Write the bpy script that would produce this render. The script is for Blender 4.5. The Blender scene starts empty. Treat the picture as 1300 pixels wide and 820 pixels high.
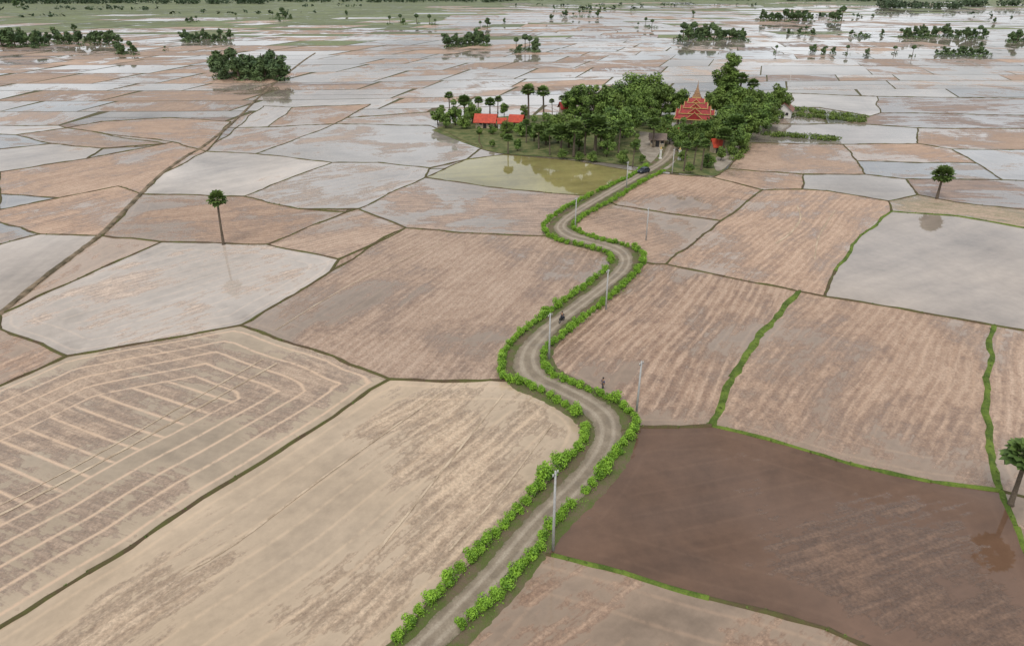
import bpy, bmesh, math, random
import numpy as np
from mathutils import Vector, Matrix
from mathutils.geometry import delaunay_2d_cdt

random.seed(7)
scene = bpy.context.scene
COL = scene.collection
CAM_H = 45.0
PITCH = math.radians(24.0)
FOC = 866.0
CP, SP = math.cos(PITCH), math.sin(PITCH)

# ------------------------------------------------------------------ survey
def G(x, y, z=0.0):
    """ground position (metres) of a surveyed point"""
    dx = (x - 650.0) / FOC
    dy = -(y - 365.0) / FOC
    Y = CP + SP * dy
    Z = -SP + CP * dy
    t = (CAM_H - z) / -Z
    return Vector((dx * t, Y * t, z))

def pxm(y):
    p = G(650, y)
    depth = p.y * CP + CAM_H * SP
    return FOC / depth

# ------------------------------------------------------------------ helpers
def link(o):
    COL.objects.link(o)
    return o

def tag(o, label=None, cat=None, group=None, kind=None):
    if label: o["label"] = label
    if cat: o["category"] = cat
    if group: o["group"] = group
    if kind: o["kind"] = kind
    return o

def empty(name, loc=(0, 0, 0)):
    e = bpy.data.objects.new(name, None)
    e.location = loc
    e.empty_display_size = 0.3
    return link(e)

def mesh_obj(name, verts, faces, mats, parent=None, smooth=False, mi=None):
    me = bpy.data.meshes.new(name)
    me.from_pydata([tuple(v) for v in verts], [], faces)
    if not isinstance(mats, (list, tuple)): mats = [mats]
    for m in mats: me.materials.append(m)
    if mi is not None: me.polygons.foreach_set("material_index", mi)
    if smooth: me.polygons.foreach_set("use_smooth", [True] * len(me.polygons))
    me.update()
    o = bpy.data.objects.new(name, me)
    link(o)
    if parent: o.parent = parent
    return o

def bm_obj(name, bm, mats, parent=None, smooth=False):
    me = bpy.data.meshes.new(name)
    bm.to_mesh(me); bm.free()
    if not isinstance(mats, (list, tuple)): mats = [mats]
    for m in mats: me.materials.append(m)
    if smooth: me.polygons.foreach_set("use_smooth", [True] * len(me.polygons))
    o = bpy.data.objects.new(name, me)
    link(o)
    if parent: o.parent = parent
    return o

def clone(root, loc, rotz=0.0, scale=1.0):
    n = root.copy()
    COL.objects.link(n)
    n.location = loc
    n.rotation_euler = (0, 0, rotz)
    n.scale = (scale, scale, scale) if not isinstance(scale, (tuple, list)) else scale
    for c in root.children:
        k = c.copy()
        k.parent = n
        COL.objects.link(k)
    return n

def purge(root):
    for c in list(root.children):
        purge(c)
    bpy.data.objects.remove(root)

def add_box(bm, c, s, mi=0, rz=0.0):
    r = bmesh.ops.create_cube(bm, size=1.0)
    M = Matrix.Translation(c) @ Matrix.Rotation(rz, 4, 'Z') @ Matrix.Diagonal((s[0], s[1], s[2], 1))
    bmesh.ops.transform(bm, matrix=M, verts=r['verts'])
    fs = set()
    for v in r['verts']:
        for f in v.link_faces: fs.add(f)
    for f in fs: f.material_index = mi

def add_tube(bm, pts, radii, seg=8, mi=0, cap=True):
    rings = []
    for i, p in enumerate(pts):
        p = Vector(p)
        if i == 0: d = Vector(pts[1]) - p
        elif i == len(pts) - 1: d = p - Vector(pts[i - 1])
        else: d = Vector(pts[i + 1]) - Vector(pts[i - 1])
        d.normalize()
        a = d.orthogonal() if abs(d.z) < 0.95 else Vector((1, 0, 0))
        a = (a - d * a.dot(d)).normalized()
        b = d.cross(a)
        ring = []
        for k in range(seg):
            t = 2 * math.pi * k / seg
            ring.append(bm.verts.new(p + (a * math.cos(t) + b * math.sin(t)) * radii[i]))
        rings.append(ring)
    for i in range(len(rings) - 1):
        for k in range(seg):
            f = bm.faces.new((rings[i][k], rings[i][(k + 1) % seg], rings[i + 1][(k + 1) % seg], rings[i + 1][k]))
            f.material_index = mi
    if cap:
        try:
            f = bm.faces.new(rings[-1]); f.material_index = mi
            f = bm.faces.new(list(reversed(rings[0]))); f.material_index = mi
        except Exception: pass

# ------------------------------------------------------------------ node helper
class NT:
    def __init__(s, name):
        s.m = bpy.data.materials.new(name)
        s.m.use_nodes = True
        s.t = s.m.node_tree
        s.t.nodes.clear()
        s.out = s.t.nodes.new('ShaderNodeOutputMaterial')
        s.b = s.t.nodes.new('ShaderNodeBsdfPrincipled')
        s.t.links.new(s.b.outputs[0], s.out.inputs[0])
    def n(s, typ, **kw):
        nd = s.t.nodes.new(typ)
        for k, v in kw.items(): setattr(nd, k, v)
        return nd
    def l(s, a, b): s.t.links.new(a, b)
    def setin(s, sock, v):
        if isinstance(v, bpy.types.NodeSocket): s.l(v, sock)
        else: sock.default_value = v
    def math(s, op, a, b=0.0, c=0.0, clamp=False):
        nd = s.n('ShaderNodeMath', operation=op, use_clamp=clamp)
        s.setin(nd.inputs[0], a); s.setin(nd.inputs[1], b); s.setin(nd.inputs[2], c)
        return nd.outputs[0]
    def vmul(s, v, t):
        nd = s.n('ShaderNodeVectorMath', operation='MULTIPLY')
        s.l(v, nd.inputs[0]); nd.inputs[1].default_value = t
        return nd.outputs[0]
    def noise(s, v, scale, detail=4, rough=0.55, dist=0.0, dim='2D'):
        nd = s.n('ShaderNodeTexNoise', noise_dimensions=dim)
        if v is not None: s.l(v, nd.inputs['Vector'])
        nd.inputs['Scale'].default_value = scale
        nd.inputs['Detail'].default_value = detail
        nd.inputs['Roughness'].default_value = rough
        nd.inputs['Distortion'].default_value = dist
        return nd.outputs[0]
    def mapr(s, v, a, b, c, d, smooth=False):
        nd = s.n('ShaderNodeMapRange')
        if smooth: nd.interpolation_type = 'SMOOTHSTEP'
        s.setin(nd.inputs[0], v); s.setin(nd.inputs[1], a); s.setin(nd.inputs[2], b)
        s.setin(nd.inputs[3], c); s.setin(nd.inputs[4], d)
        return nd.outputs[0]
    def mix(s, f, a, b, mode='MIX'):
        nd = s.n('ShaderNodeMix', data_type='RGBA', blend_type=mode)
        s.setin(nd.inputs[0], f)
        s.setin(nd.inputs[6], a if not isinstance(a, tuple) else (*a[:3], 1))
        s.setin(nd.inputs[7], b if not isinstance(b, tuple) else (*b[:3], 1))
        return nd.outputs[2]
    def attr(s, name):
        nd = s.n('ShaderNodeAttribute'); nd.attribute_name = name
        return nd
    def bump(s, h, strength, dist):
        nd = s.n('ShaderNodeBump')
        s.setin(nd.inputs['Strength'], strength)
        nd.inputs['Distance'].default_value = dist
        s.l(h, nd.inputs['Height'])
        s.l(nd.outputs[0], s.b.inputs['Normal'])
        return nd

def simple_mat(name, c1, c2=None, scale=3.0, rough=0.8, metal=0.0, bump=0.0):
    m = NT(name)
    c2 = c2 or tuple(x * 0.75 for x in c1)
    tc = m.n('ShaderNodeTexCoord')
    nz = m.noise(tc.outputs['Object'], scale, 3, 0.6, dim='3D')
    f = m.mapr(nz, 0.35, 0.65, 0, 1)
    m.l(m.mix(f, c2, c1), m.b.inputs['Base Color'])
    m.b.inputs['Roughness'].default_value = rough
    m.b.inputs['Metallic'].default_value = metal
    if bump: m.bump(nz, bump, 0.05)
    return m.m

# ------------------------------------------------------------------ paddy material
def make_paddy():
    m = NT('paddy_soil')
    geo = m.n('ShaderNodeNewGeometry')
    P = geo.outputs['Position']
    par = m.attr('par'); par2 = m.attr('par2')
    ca = m.attr('cola').outputs['Color']; cb = m.attr('colb').outputs['Color']; cw = m.attr('colw').outputs['Color']
    sp = m.n('ShaderNodeSeparateColor'); m.l(par.outputs['Color'], sp.inputs[0])
    L, K, T = sp.outputs[0], sp.outputs[1], sp.outputs[2]
    sp2 = m.n('ShaderNodeSeparateColor'); m.l(par2.outputs['Color'], sp2.inputs[0])
    RIM, ANG, RND = sp2.outputs[0], sp2.outputs[1], sp2.outputs[2]
    E = m.attr('edge').outputs['Fac']
    vr = m.n('ShaderNodeVectorRotate', rotation_type='Z_AXIS')
    m.l(P, vr.inputs['Vector']); m.l(ANG, vr.inputs['Angle'])
    wn = m.n('ShaderNodeTexNoise', noise_dimensions='2D'); m.l(P, wn.inputs['Vector']); wn.inputs['Scale'].default_value = 0.03; wn.inputs['Detail'].default_value = 1
    wv = m.n('ShaderNodeVectorMath', operation='MULTIPLY_ADD')
    m.l(wn.outputs['Color'], wv.inputs[0]); wv.inputs[1].default_value = (3.6, 3.6, 0); m.l(vr.outputs[0], wv.inputs[2])
    off = m.n('ShaderNodeCombineXYZ'); m.l(m.math('MULTIPLY', RND, 97.0), off.inputs[0]); m.l(m.math('MULTIPLY', RND, 41.0), off.inputs[1])
    ad = m.n('ShaderNodeVectorMath', operation='ADD'); m.l(wv.outputs[0], ad.inputs[0]); m.l(off.outputs[0], ad.inputs[1])
    R = ad.outputs[0]
    S1 = m.noise(m.vmul(R, (0.03, 0.30, 1)), 1.0, 4, 0.6)
    S2 = m.noise(m.vmul(R, (0.20, 1.9, 1)), 1.0, 3, 0.65)
    Bn = m.noise(P, 0.045, 5, 0.62, 0.3)
    C = m.noise(P, 0.75, 5, 0.72)
    Cc = m.math('SUBTRACT', C, 0.5); S1c = m.math('SUBTRACT', S1, 0.5); Bc = m.math('SUBTRACT', Bn, 0.5); S2c = m.math('SUBTRACT', S2, 0.5)
    sx = m.n('ShaderNodeSeparateXYZ'); m.l(R, sx.inputs[0])
    # ploughed furrows: straight, a little over one metre apart, broken up by clods
    fy = m.math('MULTIPLY_ADD', Cc, 0.5, sx.outputs[1])
    fw = m.math('MULTIPLY', m.math('SINE', m.math('MULTIPLY', fy, 5.0)), m.mapr(S2, .32, .62, 0.15, 1.0))
    fwk = m.math('MULTIPLY', fw, K)
    h = m.math('MULTIPLY_ADD', Bc, 1.6, 0.5)
    h = m.math('ADD', h, m.math('MULTIPLY', m.math('MULTIPLY', S1c, K), 0.9))
    h = m.math('MULTIPLY_ADD', Cc, 0.42, h)
    h = m.math('MULTIPLY_ADD', S2c, 0.30, h)
    h = m.math('MULTIPLY_ADD', fwk, 0.05, h)
    rim = m.math('MULTIPLY', m.mapr(E, 0.0, 5.0, 1, 0, True), RIM)
    h = m.math('SUBTRACT', h, rim)
    def lines(v, per, w):
        f = m.math('FRACT', m.math('DIVIDE', v, per))
        d = m.math('ABSOLUTE', m.math('SUBTRACT', f, 0.5))
        return m.mapr(d, 0.0, w, 1, 0, True)
    l1 = lines(sx.outputs[1], 2.7, 0.12)
    e0 = m.math('MULTIPLY_ADD', T, 6.0, 4.0)
    inner = m.mapr(E, e0, m.math('ADD', e0, 0.5), 0, 1)
    l1 = m.math('MULTIPLY', l1, inner)
    l2 = m.math('MULTIPLY', lines(E, 2.7, 0.12), m.math('SUBTRACT', 1.0, inner))
    ln = m.math('MULTIPLY', m.math('ADD', l1, l2), T)
    ln = m.math('MULTIPLY', ln, m.mapr(C, 0.33, 0.48, 0.35, 1.0))
    W = m.mapr(h, m.math('SUBTRACT', L, 0.055), m.math('ADD', L, 0.055), 1, 0, True)
    f = m.math('MULTIPLY_ADD', m.math('MULTIPLY', S1c, K), 1.5, 0.5)
    f = m.math('MULTIPLY_ADD', m.math('MULTIPLY', S2c, m.math('MULTIPLY_ADD', K, .7, .3)), 1.5, f)
    f = m.math('MULTIPLY_ADD', Cc, 1.3, f)
    f = m.math('MULTIPLY_ADD', fwk, 0.36, f)
    f = m.math('MULTIPLY_ADD', Bc, 1.5, f, True)
    soil = m.mix(f, ca, cb)
    fine = m.noise(P, 3.2, 2, 0.7)
    soil = m.mix(1.0, soil, m.mapr(fine, 0.25, 0.75, 0.76, 1.24), 'MULTIPLY')
    damp = m.mapr(h, m.math('ADD', L, 0.02), m.math('ADD', L, 0.26), 0.76, 1.0)
    soil = m.mix(1.0, soil, damp, 'MULTIPLY')
    wv2 = m.math('MULTIPLY_ADD', S1c, 0.5, m.math('MULTIPLY_ADD', Bc, 1.3, m.math('MULTIPLY_ADD', Cc, 0.35, 1.0)))
    wcol = m.mix(1.0, cw, wv2, 'MULTIPLY')
    col = m.mix(W, soil, wcol)
    col = m.mix(m.math('MULTIPLY', ln, 0.85, clamp=True), col, m.mix(1.0, cb, (1.28, 1.24, 1.18), 'MULTIPLY'))
    m.l(col, m.b.inputs['Base Color'])
    soilr = m.mapr(damp, 0.76, 1.0, 0.28, 0.66)
    W1 = m.math('SUBTRACT', 1.0, W)
    rg = m.math('ADD', m.math('MULTIPLY', W, 0.04), m.math('MULTIPLY', W1, soilr))
    m.l(rg, m.b.inputs['Roughness'])
    m.b.inputs['IOR'].default_value = 1.45
    m.bump(m.math('ADD', S2, C), m.math('MULTIPLY', W1, 0.6), 0.22)
    return m.m
PADDY = make_paddy()

def make_ground():
    m = NT('ground_earth')
    geo = m.n('ShaderNodeNewGeometry'); P = geo.outputs['Position']
    a = m.noise(P, 0.5, 4, 0.65)
    b = m.noise(m.vmul(P, (1, 0.5, 1)), 0.006, 4, 0.6)
    c = m.mix(m.mapr(a, 0.4, 0.6, 0, 1), (0.12, 0.09, 0.06), (0.095, 0.105, 0.045))
    s = m.n('ShaderNodeSeparateXYZ'); m.l(P, s.inputs[0])
    far = m.math('ADD', m.mapr(s.outputs[1], 1100, 1900, -0.6, 1.0), m.mapr(b, 0.35, 0.65, -0.3, 0.3), clamp=True)
    c = m.mix(far, c, m.mix(m.mapr(b, 0.4, 0.6, 0, 1), (0.09, 0.13, 0.065), (0.14, 0.165, 0.085)))
    m.l(c, m.b.inputs['Base Color']); m.b.inputs['Roughness'].default_value = 0.9
    m.b.inputs['Specular IOR Level'].default_value = 0.15
    return m.m
GROUND = make_ground()

def veg_mat(name, c1, c2, c3, scale=0.6):
    """foliage: per leaf tint attribute (leaf clouds paint inner shade into it) + noise + per object variation"""
    m = NT(name)
    geo = m.n('ShaderNodeNewGeometry')
    t = m.attr('tint').outputs['Fac']
    oi = m.n('ShaderNodeObjectInfo')
    nz = m.noise(geo.outputs['Position'], scale, 1, 0.6, dim='3D')
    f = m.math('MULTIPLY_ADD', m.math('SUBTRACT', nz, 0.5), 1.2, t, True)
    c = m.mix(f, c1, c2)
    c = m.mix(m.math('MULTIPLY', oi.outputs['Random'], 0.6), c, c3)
    m.l(c, m.b.inputs['Base Color'])
    m.b.inputs['Roughness'].default_value = 0.6
    m.b.inputs['Specular IOR Level'].default_value = 0.25
    return m.m
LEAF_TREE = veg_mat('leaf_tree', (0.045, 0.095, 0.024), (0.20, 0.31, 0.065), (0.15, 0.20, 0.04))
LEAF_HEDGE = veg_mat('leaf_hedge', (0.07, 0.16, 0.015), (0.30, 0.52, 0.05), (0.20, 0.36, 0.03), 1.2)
LEAF_PALM = veg_mat('leaf_palm', (0.045, 0.09, 0.022), (0.16, 0.25, 0.06), (0.10, 0.14, 0.035), 1.0)
LEAF_FAR = veg_mat('leaf_far', (0.055, 0.10, 0.045), (0.15, 0.22, 0.08), (0.10, 0.145, 0.06), 0.05)
DRYFROND = simple_mat('dry_frond', (0.26, 0.19, 0.10))
BARK = simple_mat('bark', (0.16, 0.125, 0.09), (0.09, 0.07, 0.05), 4, 0.9, bump=0.4)

# ------------------------------------------------------------------ surveyed road
PAIRS = [((440,900),(500,900)),((505,830),(562,830)),((555,780),(612,780)),((606,730),(658,728)),((632,700),(682,697)),((660,668),(706,668)),
 ((690,637),(735,640)),((722,605),(765,608)),((745,575),(784,578)),((752,555),(791,550)),((748,538),(784,525)),
 ((728,520),(758,506)),((695,502),(728,490)),((665,490),(705,478)),((650,472),(692,466)),((655,448),(688,450)),
 ((672,428),(702,430)),((700,405),(726,407)),((730,383),(753,386)),((757,363),(780,364)),((778,344),(801,345)),
 ((784,331),(804,328)),((772,321),(793,315)),((745,313),(765,305)),((715,305),(737,298)),((702,293),(721,289)),
 ((710,280),(727,280)),((730,266),(746,267)),((757,250),(771,252)),((785,234),(799,236)),((812,219),(825,221)),
 ((832,208),(845,209)),((842,196),(858,197)),((848,180),(866,181))]
RC = [((a[0]+b[0])/2, (a[1]+b[1])/2) for a, b in PAIRS][1:]   # RC[0] at y=830

def catmull(pts, n=6):
    out = []
    for i in range(len(pts) - 1):
        p0 = pts[max(i - 1, 0)]; p1 = pts[i]; p2 = pts[i + 1]; p3 = pts[min(i + 2, len(pts) - 1)]
        for k in range(n):
            t = k / n
            out.append(0.5 * ((2 * p1) + (p2 - p0) * t + (2 * p0 - 5 * p1 + 4 * p2 - p3) * t * t + (3 * p1 - p0 - 3 * p2 + p3) * t ** 3))
    out.append(pts[-1])
    return out

# ------------------------------------------------------------------ surveyed fields
def rc(i, j):
    return RC[i:j + 1] if j >= i else list(reversed(RC[j:i + 1]))

# albedo presets  (dark, light, water, level, streak, track, rim)
PR = {
 'brown': ((.29,.18,.12),(.49,.35,.255),(.40,.30,.225), .27, .75, .20, .10),
 'brown2':((.26,.16,.107),(.44,.315,.23),(.345,.265,.20), .34, .75, .22, .12),
 'pale':  ((.31,.215,.145),(.56,.435,.315),(.50,.395,.285), .52, .9, .42, .22),
 'pale1': ((.27,.19,.14),(.45,.345,.26),(.42,.34,.25), .40, .5, 1.25, .26),
 'wet':   ((.28,.19,.14),(.45,.335,.26),(.32,.27,.225), .56, .8, .3, .12),
 'milky': ((.34,.25,.19),(.50,.40,.325),(.38,.33,.285), .59, .9, .3, .12),
 'water': ((.33,.245,.19),(.46,.36,.29),(.32,.28,.24), .67, .6, .0, .15),
 'gray':  ((.28,.21,.16),(.40,.32,.27),(.28,.235,.195), 1.1, .15, .0, .1),
 'mud':   ((.105,.064,.044),(.20,.13,.092),(.145,.086,.056), .53, .7, .12, .25),
 'olive': ((.22,.18,.09),(.30,.25,.12),(.255,.225,.09), .9, .3, .0, .1),
 'blue':  ((.25,.185,.155),(.39,.32,.27),(.215,.21,.205), .62, .8, .2, .12),
 'dark':  ((.17,.115,.09),(.34,.25,.20),(.24,.21,.19), .40, 1.2, .2, .1),
}
F = []
def fld(kind, pts, d, **kw): F.append((kind, pts, d, kw))

fld('pale1', [(-260,560),(-40,508),(85,453),(200,433),(305,414),(400,445),(495,482),(300,608),(112,728),(-60,835),(-260,960)], ((60,500),(330,600)))
fld('pale', [(495,482),(560,485)] + rc(12,0) + [(440,930),(-60,1000),(-60,835),(112,728),(300,608)], ((250,680),(500,520)))
fld('brown', [(318,408),(420,345),(515,290),(600,297)] + rc(23,12) + [(560,485),(495,482),(400,445),(305,414)], ((380,400),(530,310)), st=.6)
fld('brown', [RC[20],(830,336),(920,352),(1015,371),(965,425),(930,480),(903,541),(860,543),(815,543)] + rc(8,19), ((760,500),(880,360)), dark=.93, st=.9)
fld('brown', [(1015,371),(1140,392),(1262,414),(1252,480),(1255,560),(1270,624),(1180,612),(1080,590),(980,560),(903,541),(930,480),(965,425)], ((960,520),(1080,400)), st=.75)
fld('brown', [(1262,414),(1400,437),(1420,660),(1270,624),(1255,560),(1252,480)], ((1280,600),(1300,420)))
fld('mud', [(815,543),(903,541),(980,560),(1080,590),(1180,612),(1270,624),(1290,670),(1310,720),(1400,900),(1200,860),(1050,800),(900,760),(790,728),(700,706)] + rc(3,8), ((760,680),(1100,600)))
fld('brown2', [RC[3],(700,706),(790,728),(900,760),(1050,800),(1200,860),(700,980),(440,930)] + rc(0,2), ((620,900),(800,760)))
fld('brown2', [(1270,624),(1420,660),(1480,900),(1400,900),(1310,720),(1290,670)], ((1300,900),(1400,700)))
fld('gray', [(1132,269),(1215,275),(1300,290),(1420,308),(1400,437),(1262,414),(1140,392),(1046,377),(1060,345),(1092,300)], ((1100,350),(1250,300)), light=1.1)
fld('brown', [(968,242),(1050,243),(1128,256),(1132,269),(1092,300),(1060,345),(1046,377),(1015,371),(920,352),(845,336),(885,305),(915,281)], ((900,330),(1010,250)), light=1.03, st=.6)
fld('brown', rc(27,29) + [(850,222),(930,232),(968,242),(915,281),(850,272),(782,261)], ((810,260),(880,228)), st=.5)
fld('brown2', [RC[27],(782,261),(850,272),(915,281),(885,305),(845,336),(830,336)] + rc(20,26), ((780,300),(900,275)), st=.5)
fld('olive', [(540,226),(592,203),(640,197),(720,204)] + [RC[29],RC[28],RC[27]] + [(700,246),(620,238)], ((600,230),(760,220)))
fld('wet', [(455,266),(540,226),(620,238),(700,246)] + rc(27,23) + [(600,297),(515,290)], ((480,270),(700,275)), lev=.40)
fld('milky', [(310,250),(365,228),(422,207),(480,207),(545,214),(540,226),(455,266),(380,266)], ((340,245),(500,215)), lev=.50)
fld('water', [(325,196),(370,180),(425,158),(545,160),(612,188),(592,203),(545,214),(480,207),(422,207)], ((380,190),(560,180)), lev=.58)
fld('water', [(205,222),(262,193),(325,196),(422,207),(365,228),(310,250),(180,247)], ((230,240),(380,210)), light=1.25, lev=.9)
fld('brown2', [(180,247),(310,250),(380,266),(440,270),(340,311),(205,308),(130,300)], ((180,290),(400,268)))
fld('brown', [(340,311),(440,270),(455,266),(515,290),(430,330)], ((370,310),(480,285)))
fld('milky', [(205,308),(340,311),(430,330),(420,345),(318,408),(305,414),(200,433),(85,453),(0,418),(0,400),(110,350)], ((60,410),(330,330)), light=1.15, lev=.57)
fld('brown', [(58,352),(130,300),(205,308),(110,350),(0,400)], ((30,380),(170,310)), lev=.45)
fld('brown', [(-60,395),(0,418),(85,453),(-40,508),(-260,560),(-260,420)], ((-20,490),(60,455)))
fld('gray', [(-60,332),(0,311),(50,298),(130,300),(58,352),(0,400),(-60,395)], ((0,380),(100,310)), light=1.35)
fld('blue', [(-60,275),(0,283),(50,298),(0,311),(-60,332)], ((0,300),(40,290)))
fld('brown', [(0,267),(75,252),(150,237),(180,247),(130,300),(50,298),(0,283),(-60,275)], ((20,280),(150,250)))
fld('blue', [(0,247),(75,252),(0,267)], ((0,260),(60,252)))
fld('brown', [(0,219),(110,202),(210,183),(262,193),(205,222),(180,247),(150,237),(75,252),(0,247)], ((20,240),(200,195)))
fld('water', [(-60,196),(0,190),(65,183),(130,189),(110,202),(0,219),(-60,230)], ((0,205),(120,190)), lev=.8)
fld('brown2', [(20,172),(85,163),(220,181),(210,183),(130,189),(65,183)], ((30,175),(200,182)))
fld('blue', [(-30,170),(20,172),(65,183),(0,190)], ((0,180),(50,180)))
fld('milky', [(-30,160),(75,160),(85,163),(20,172),(-30,170)], ((0,165),(60,162)), lev=.7)
fld('brown2', [(130,155),(215,150),(293,155),(262,193),(220,181),(85,163)], ((120,165),(280,165)))
fld('wet', [(262,193),(300,163),(340,162),(425,158),(370,180),(325,196)], ((270,190),(400,165)), lev=.48)
fld('milky', [(300,163),(335,135),(372,137),(340,162)], ((310,155),(360,140)), lev=.7)
fld('brown2', [(340,162),(372,137),(470,133),(440,150),(425,158)], ((350,155),(440,140)))
fld('wet', [(425,158),(440,150),(545,143),(600,150),(612,188),(545,160)], ((440,155),(560,150)))
# east of the temple
fld('brown', [(945,182),(1070,184),(1098,222),(1020,222),(925,215)], ((950,210),(1080,190)), st=.5)
fld('brown', [(925,215),(1020,222),(1018,241),(968,242),(930,232),(905,226)], ((930,225),(1010,235)))
fld('water', [(1020,222),(1098,222),(1150,228),(1165,248),(1128,256),(1050,243),(1018,241)], ((1030,235),(1140,235)), lev=.8)
fld('brown2', [(1070,184),(1165,183),(1208,190),(1240,208),(1088,205)], ((1090,200),(1200,190)))
fld('blue', [(1088,205),(1240,208),(1272,229),(1150,228),(1098,222)], ((1100,220),(1250,215)))
fld('dark', [(1150,228),(1272,229),(1420,236),(1420,280),(1300,267),(1215,258),(1165,248)], ((1170,240),(1300,245)))
fld('brown2', [(1128,256),(1165,248),(1215,258),(1300,267),(1420,280),(1420,308),(1300,290),(1215,275),(1132,269)], ((1140,262),(1300,280)), green=1)
fld('blue', [(1208,190),(1420,192),(1420,236),(1272,229),(1240,208)], ((1220,200),(1300,215)), light=1.2)
fld('gray', [(955,159),(1080,157),(1165,163),(1165,183),(1070,184),(945,182)], ((960,170),(1140,170)), light=1.05)
fld('brown2', [(1165,163),(1420,167),(1420,192),(1208,190),(1165,183)], ((1170,175),(1300,177)))
fld('dark', [(1118,144),(1420,148),(1420,167),(1165,163),(1080,157),(1105,148)], ((1120,155),(1300,157)))
fld('dark', [(1113,123),(1420,127),(1420,148),(1118,144)], ((1120,140),(1300,135)), lev=.5)
fld('water', [(1005,119),(1113,123),(1118,144),(1105,148),(1040,137),(1005,137)], ((1010,130),(1110,135)), lev=.9, light=1.2)

# planar cleanup: snap near points, insert T junctions
VP = [tuple(p) for p in RC]
NRC = len(VP)
def snap(p):
    best, bi = 5.5, -1
    for i, q in enumerate(VP):
        d = math.hypot(p[0] - q[0], p[1] - q[1])
        if d < best: best, bi = d, i
    if bi >= 0: return bi
    VP.append(tuple(p)); return len(VP) - 1
polys = []
for k, pts, d, kw in F:
    ids = []
    for p in pts:
        i = snap(p)
        if not ids or ids[-1] != i: ids.append(i)
    if ids[0] == ids[-1]: ids.pop()
    polys.append(ids)
newp = []
for ids in polys:
    out = []
    for a, b in zip(ids, ids[1:] + ids[:1]):
        out.append(a)
        ax, ay = VP[a]; bx, by = VP[b]
        L2 = (bx - ax) ** 2 + (by - ay) ** 2
        ins = []
        for i, (x, y) in enumerate(VP):
            if i in ids or (a < NRC and b < NRC): continue
            t = ((x - ax) * (bx - ax) + (y - ay) * (by - ay)) / L2
            if 0.03 < t < 0.97:
                dd = math.hypot(ax + t * (bx - ax) - x, ay + t * (by - ay) - y)
                if dd < 4.0: ins.append((t, i))
        for t, i in sorted(ins): out.append(i)
    newp.append(out)
polys = newp

WV = [G(*p).xy for p in VP]
EDGE = {}
def edge_pts(a, b):
    key = (min(a, b), max(a, b))
    if key not in EDGE:
        p, q = WV[key[0]], WV[key[1]]
        ln = (q - p).length
        n = max(1, min(14, int(ln / 3.0)))
        rnd = random.Random(key[0] * 1009 + key[1])
        nrm = Vector((-(q - p).y, (q - p).x)).normalized()
        amp = 0.0 if (a < NRC and b < NRC) else min(1.1, ln * 0.015)
        ph = rnd.uniform(0, 6.28); ph2 = rnd.uniform(0, 6.28)
        arr = []
        for i in range(n + 1):
            t = i / n
            o = amp * math.sin(math.pi * t) * (math.sin(3.1 * t * 2 + ph) + 0.5 * math.sin(9 * t + ph2)) + (rnd.uniform(-.13, .13) if 0 < i < n else 0)
            arr.append(p.lerp(q, t) + nrm * o)
        EDGE[key] = arr
    arr = EDGE[key]
    return arr if a == key[0] else list(reversed(arr))

def set_attr(me, name, col, dom='FACE'):
    at = me.attributes.new(name, 'FLOAT_COLOR', dom)
    arr = np.asarray(col, dtype=np.float32).reshape(-1)
    at.data.foreach_set('color', arr)

def inside(px, py, poly):
    c = False
    n = len(poly)
    j = n - 1
    for i in range(n):
        xi, yi = poly[i]; xj, yj = poly[j]
        if (yi > py) != (yj > py) and px < (xj - xi) * (py - yi) / (yj - yi) + xi: c = not c
        j = i
    return c

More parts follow.
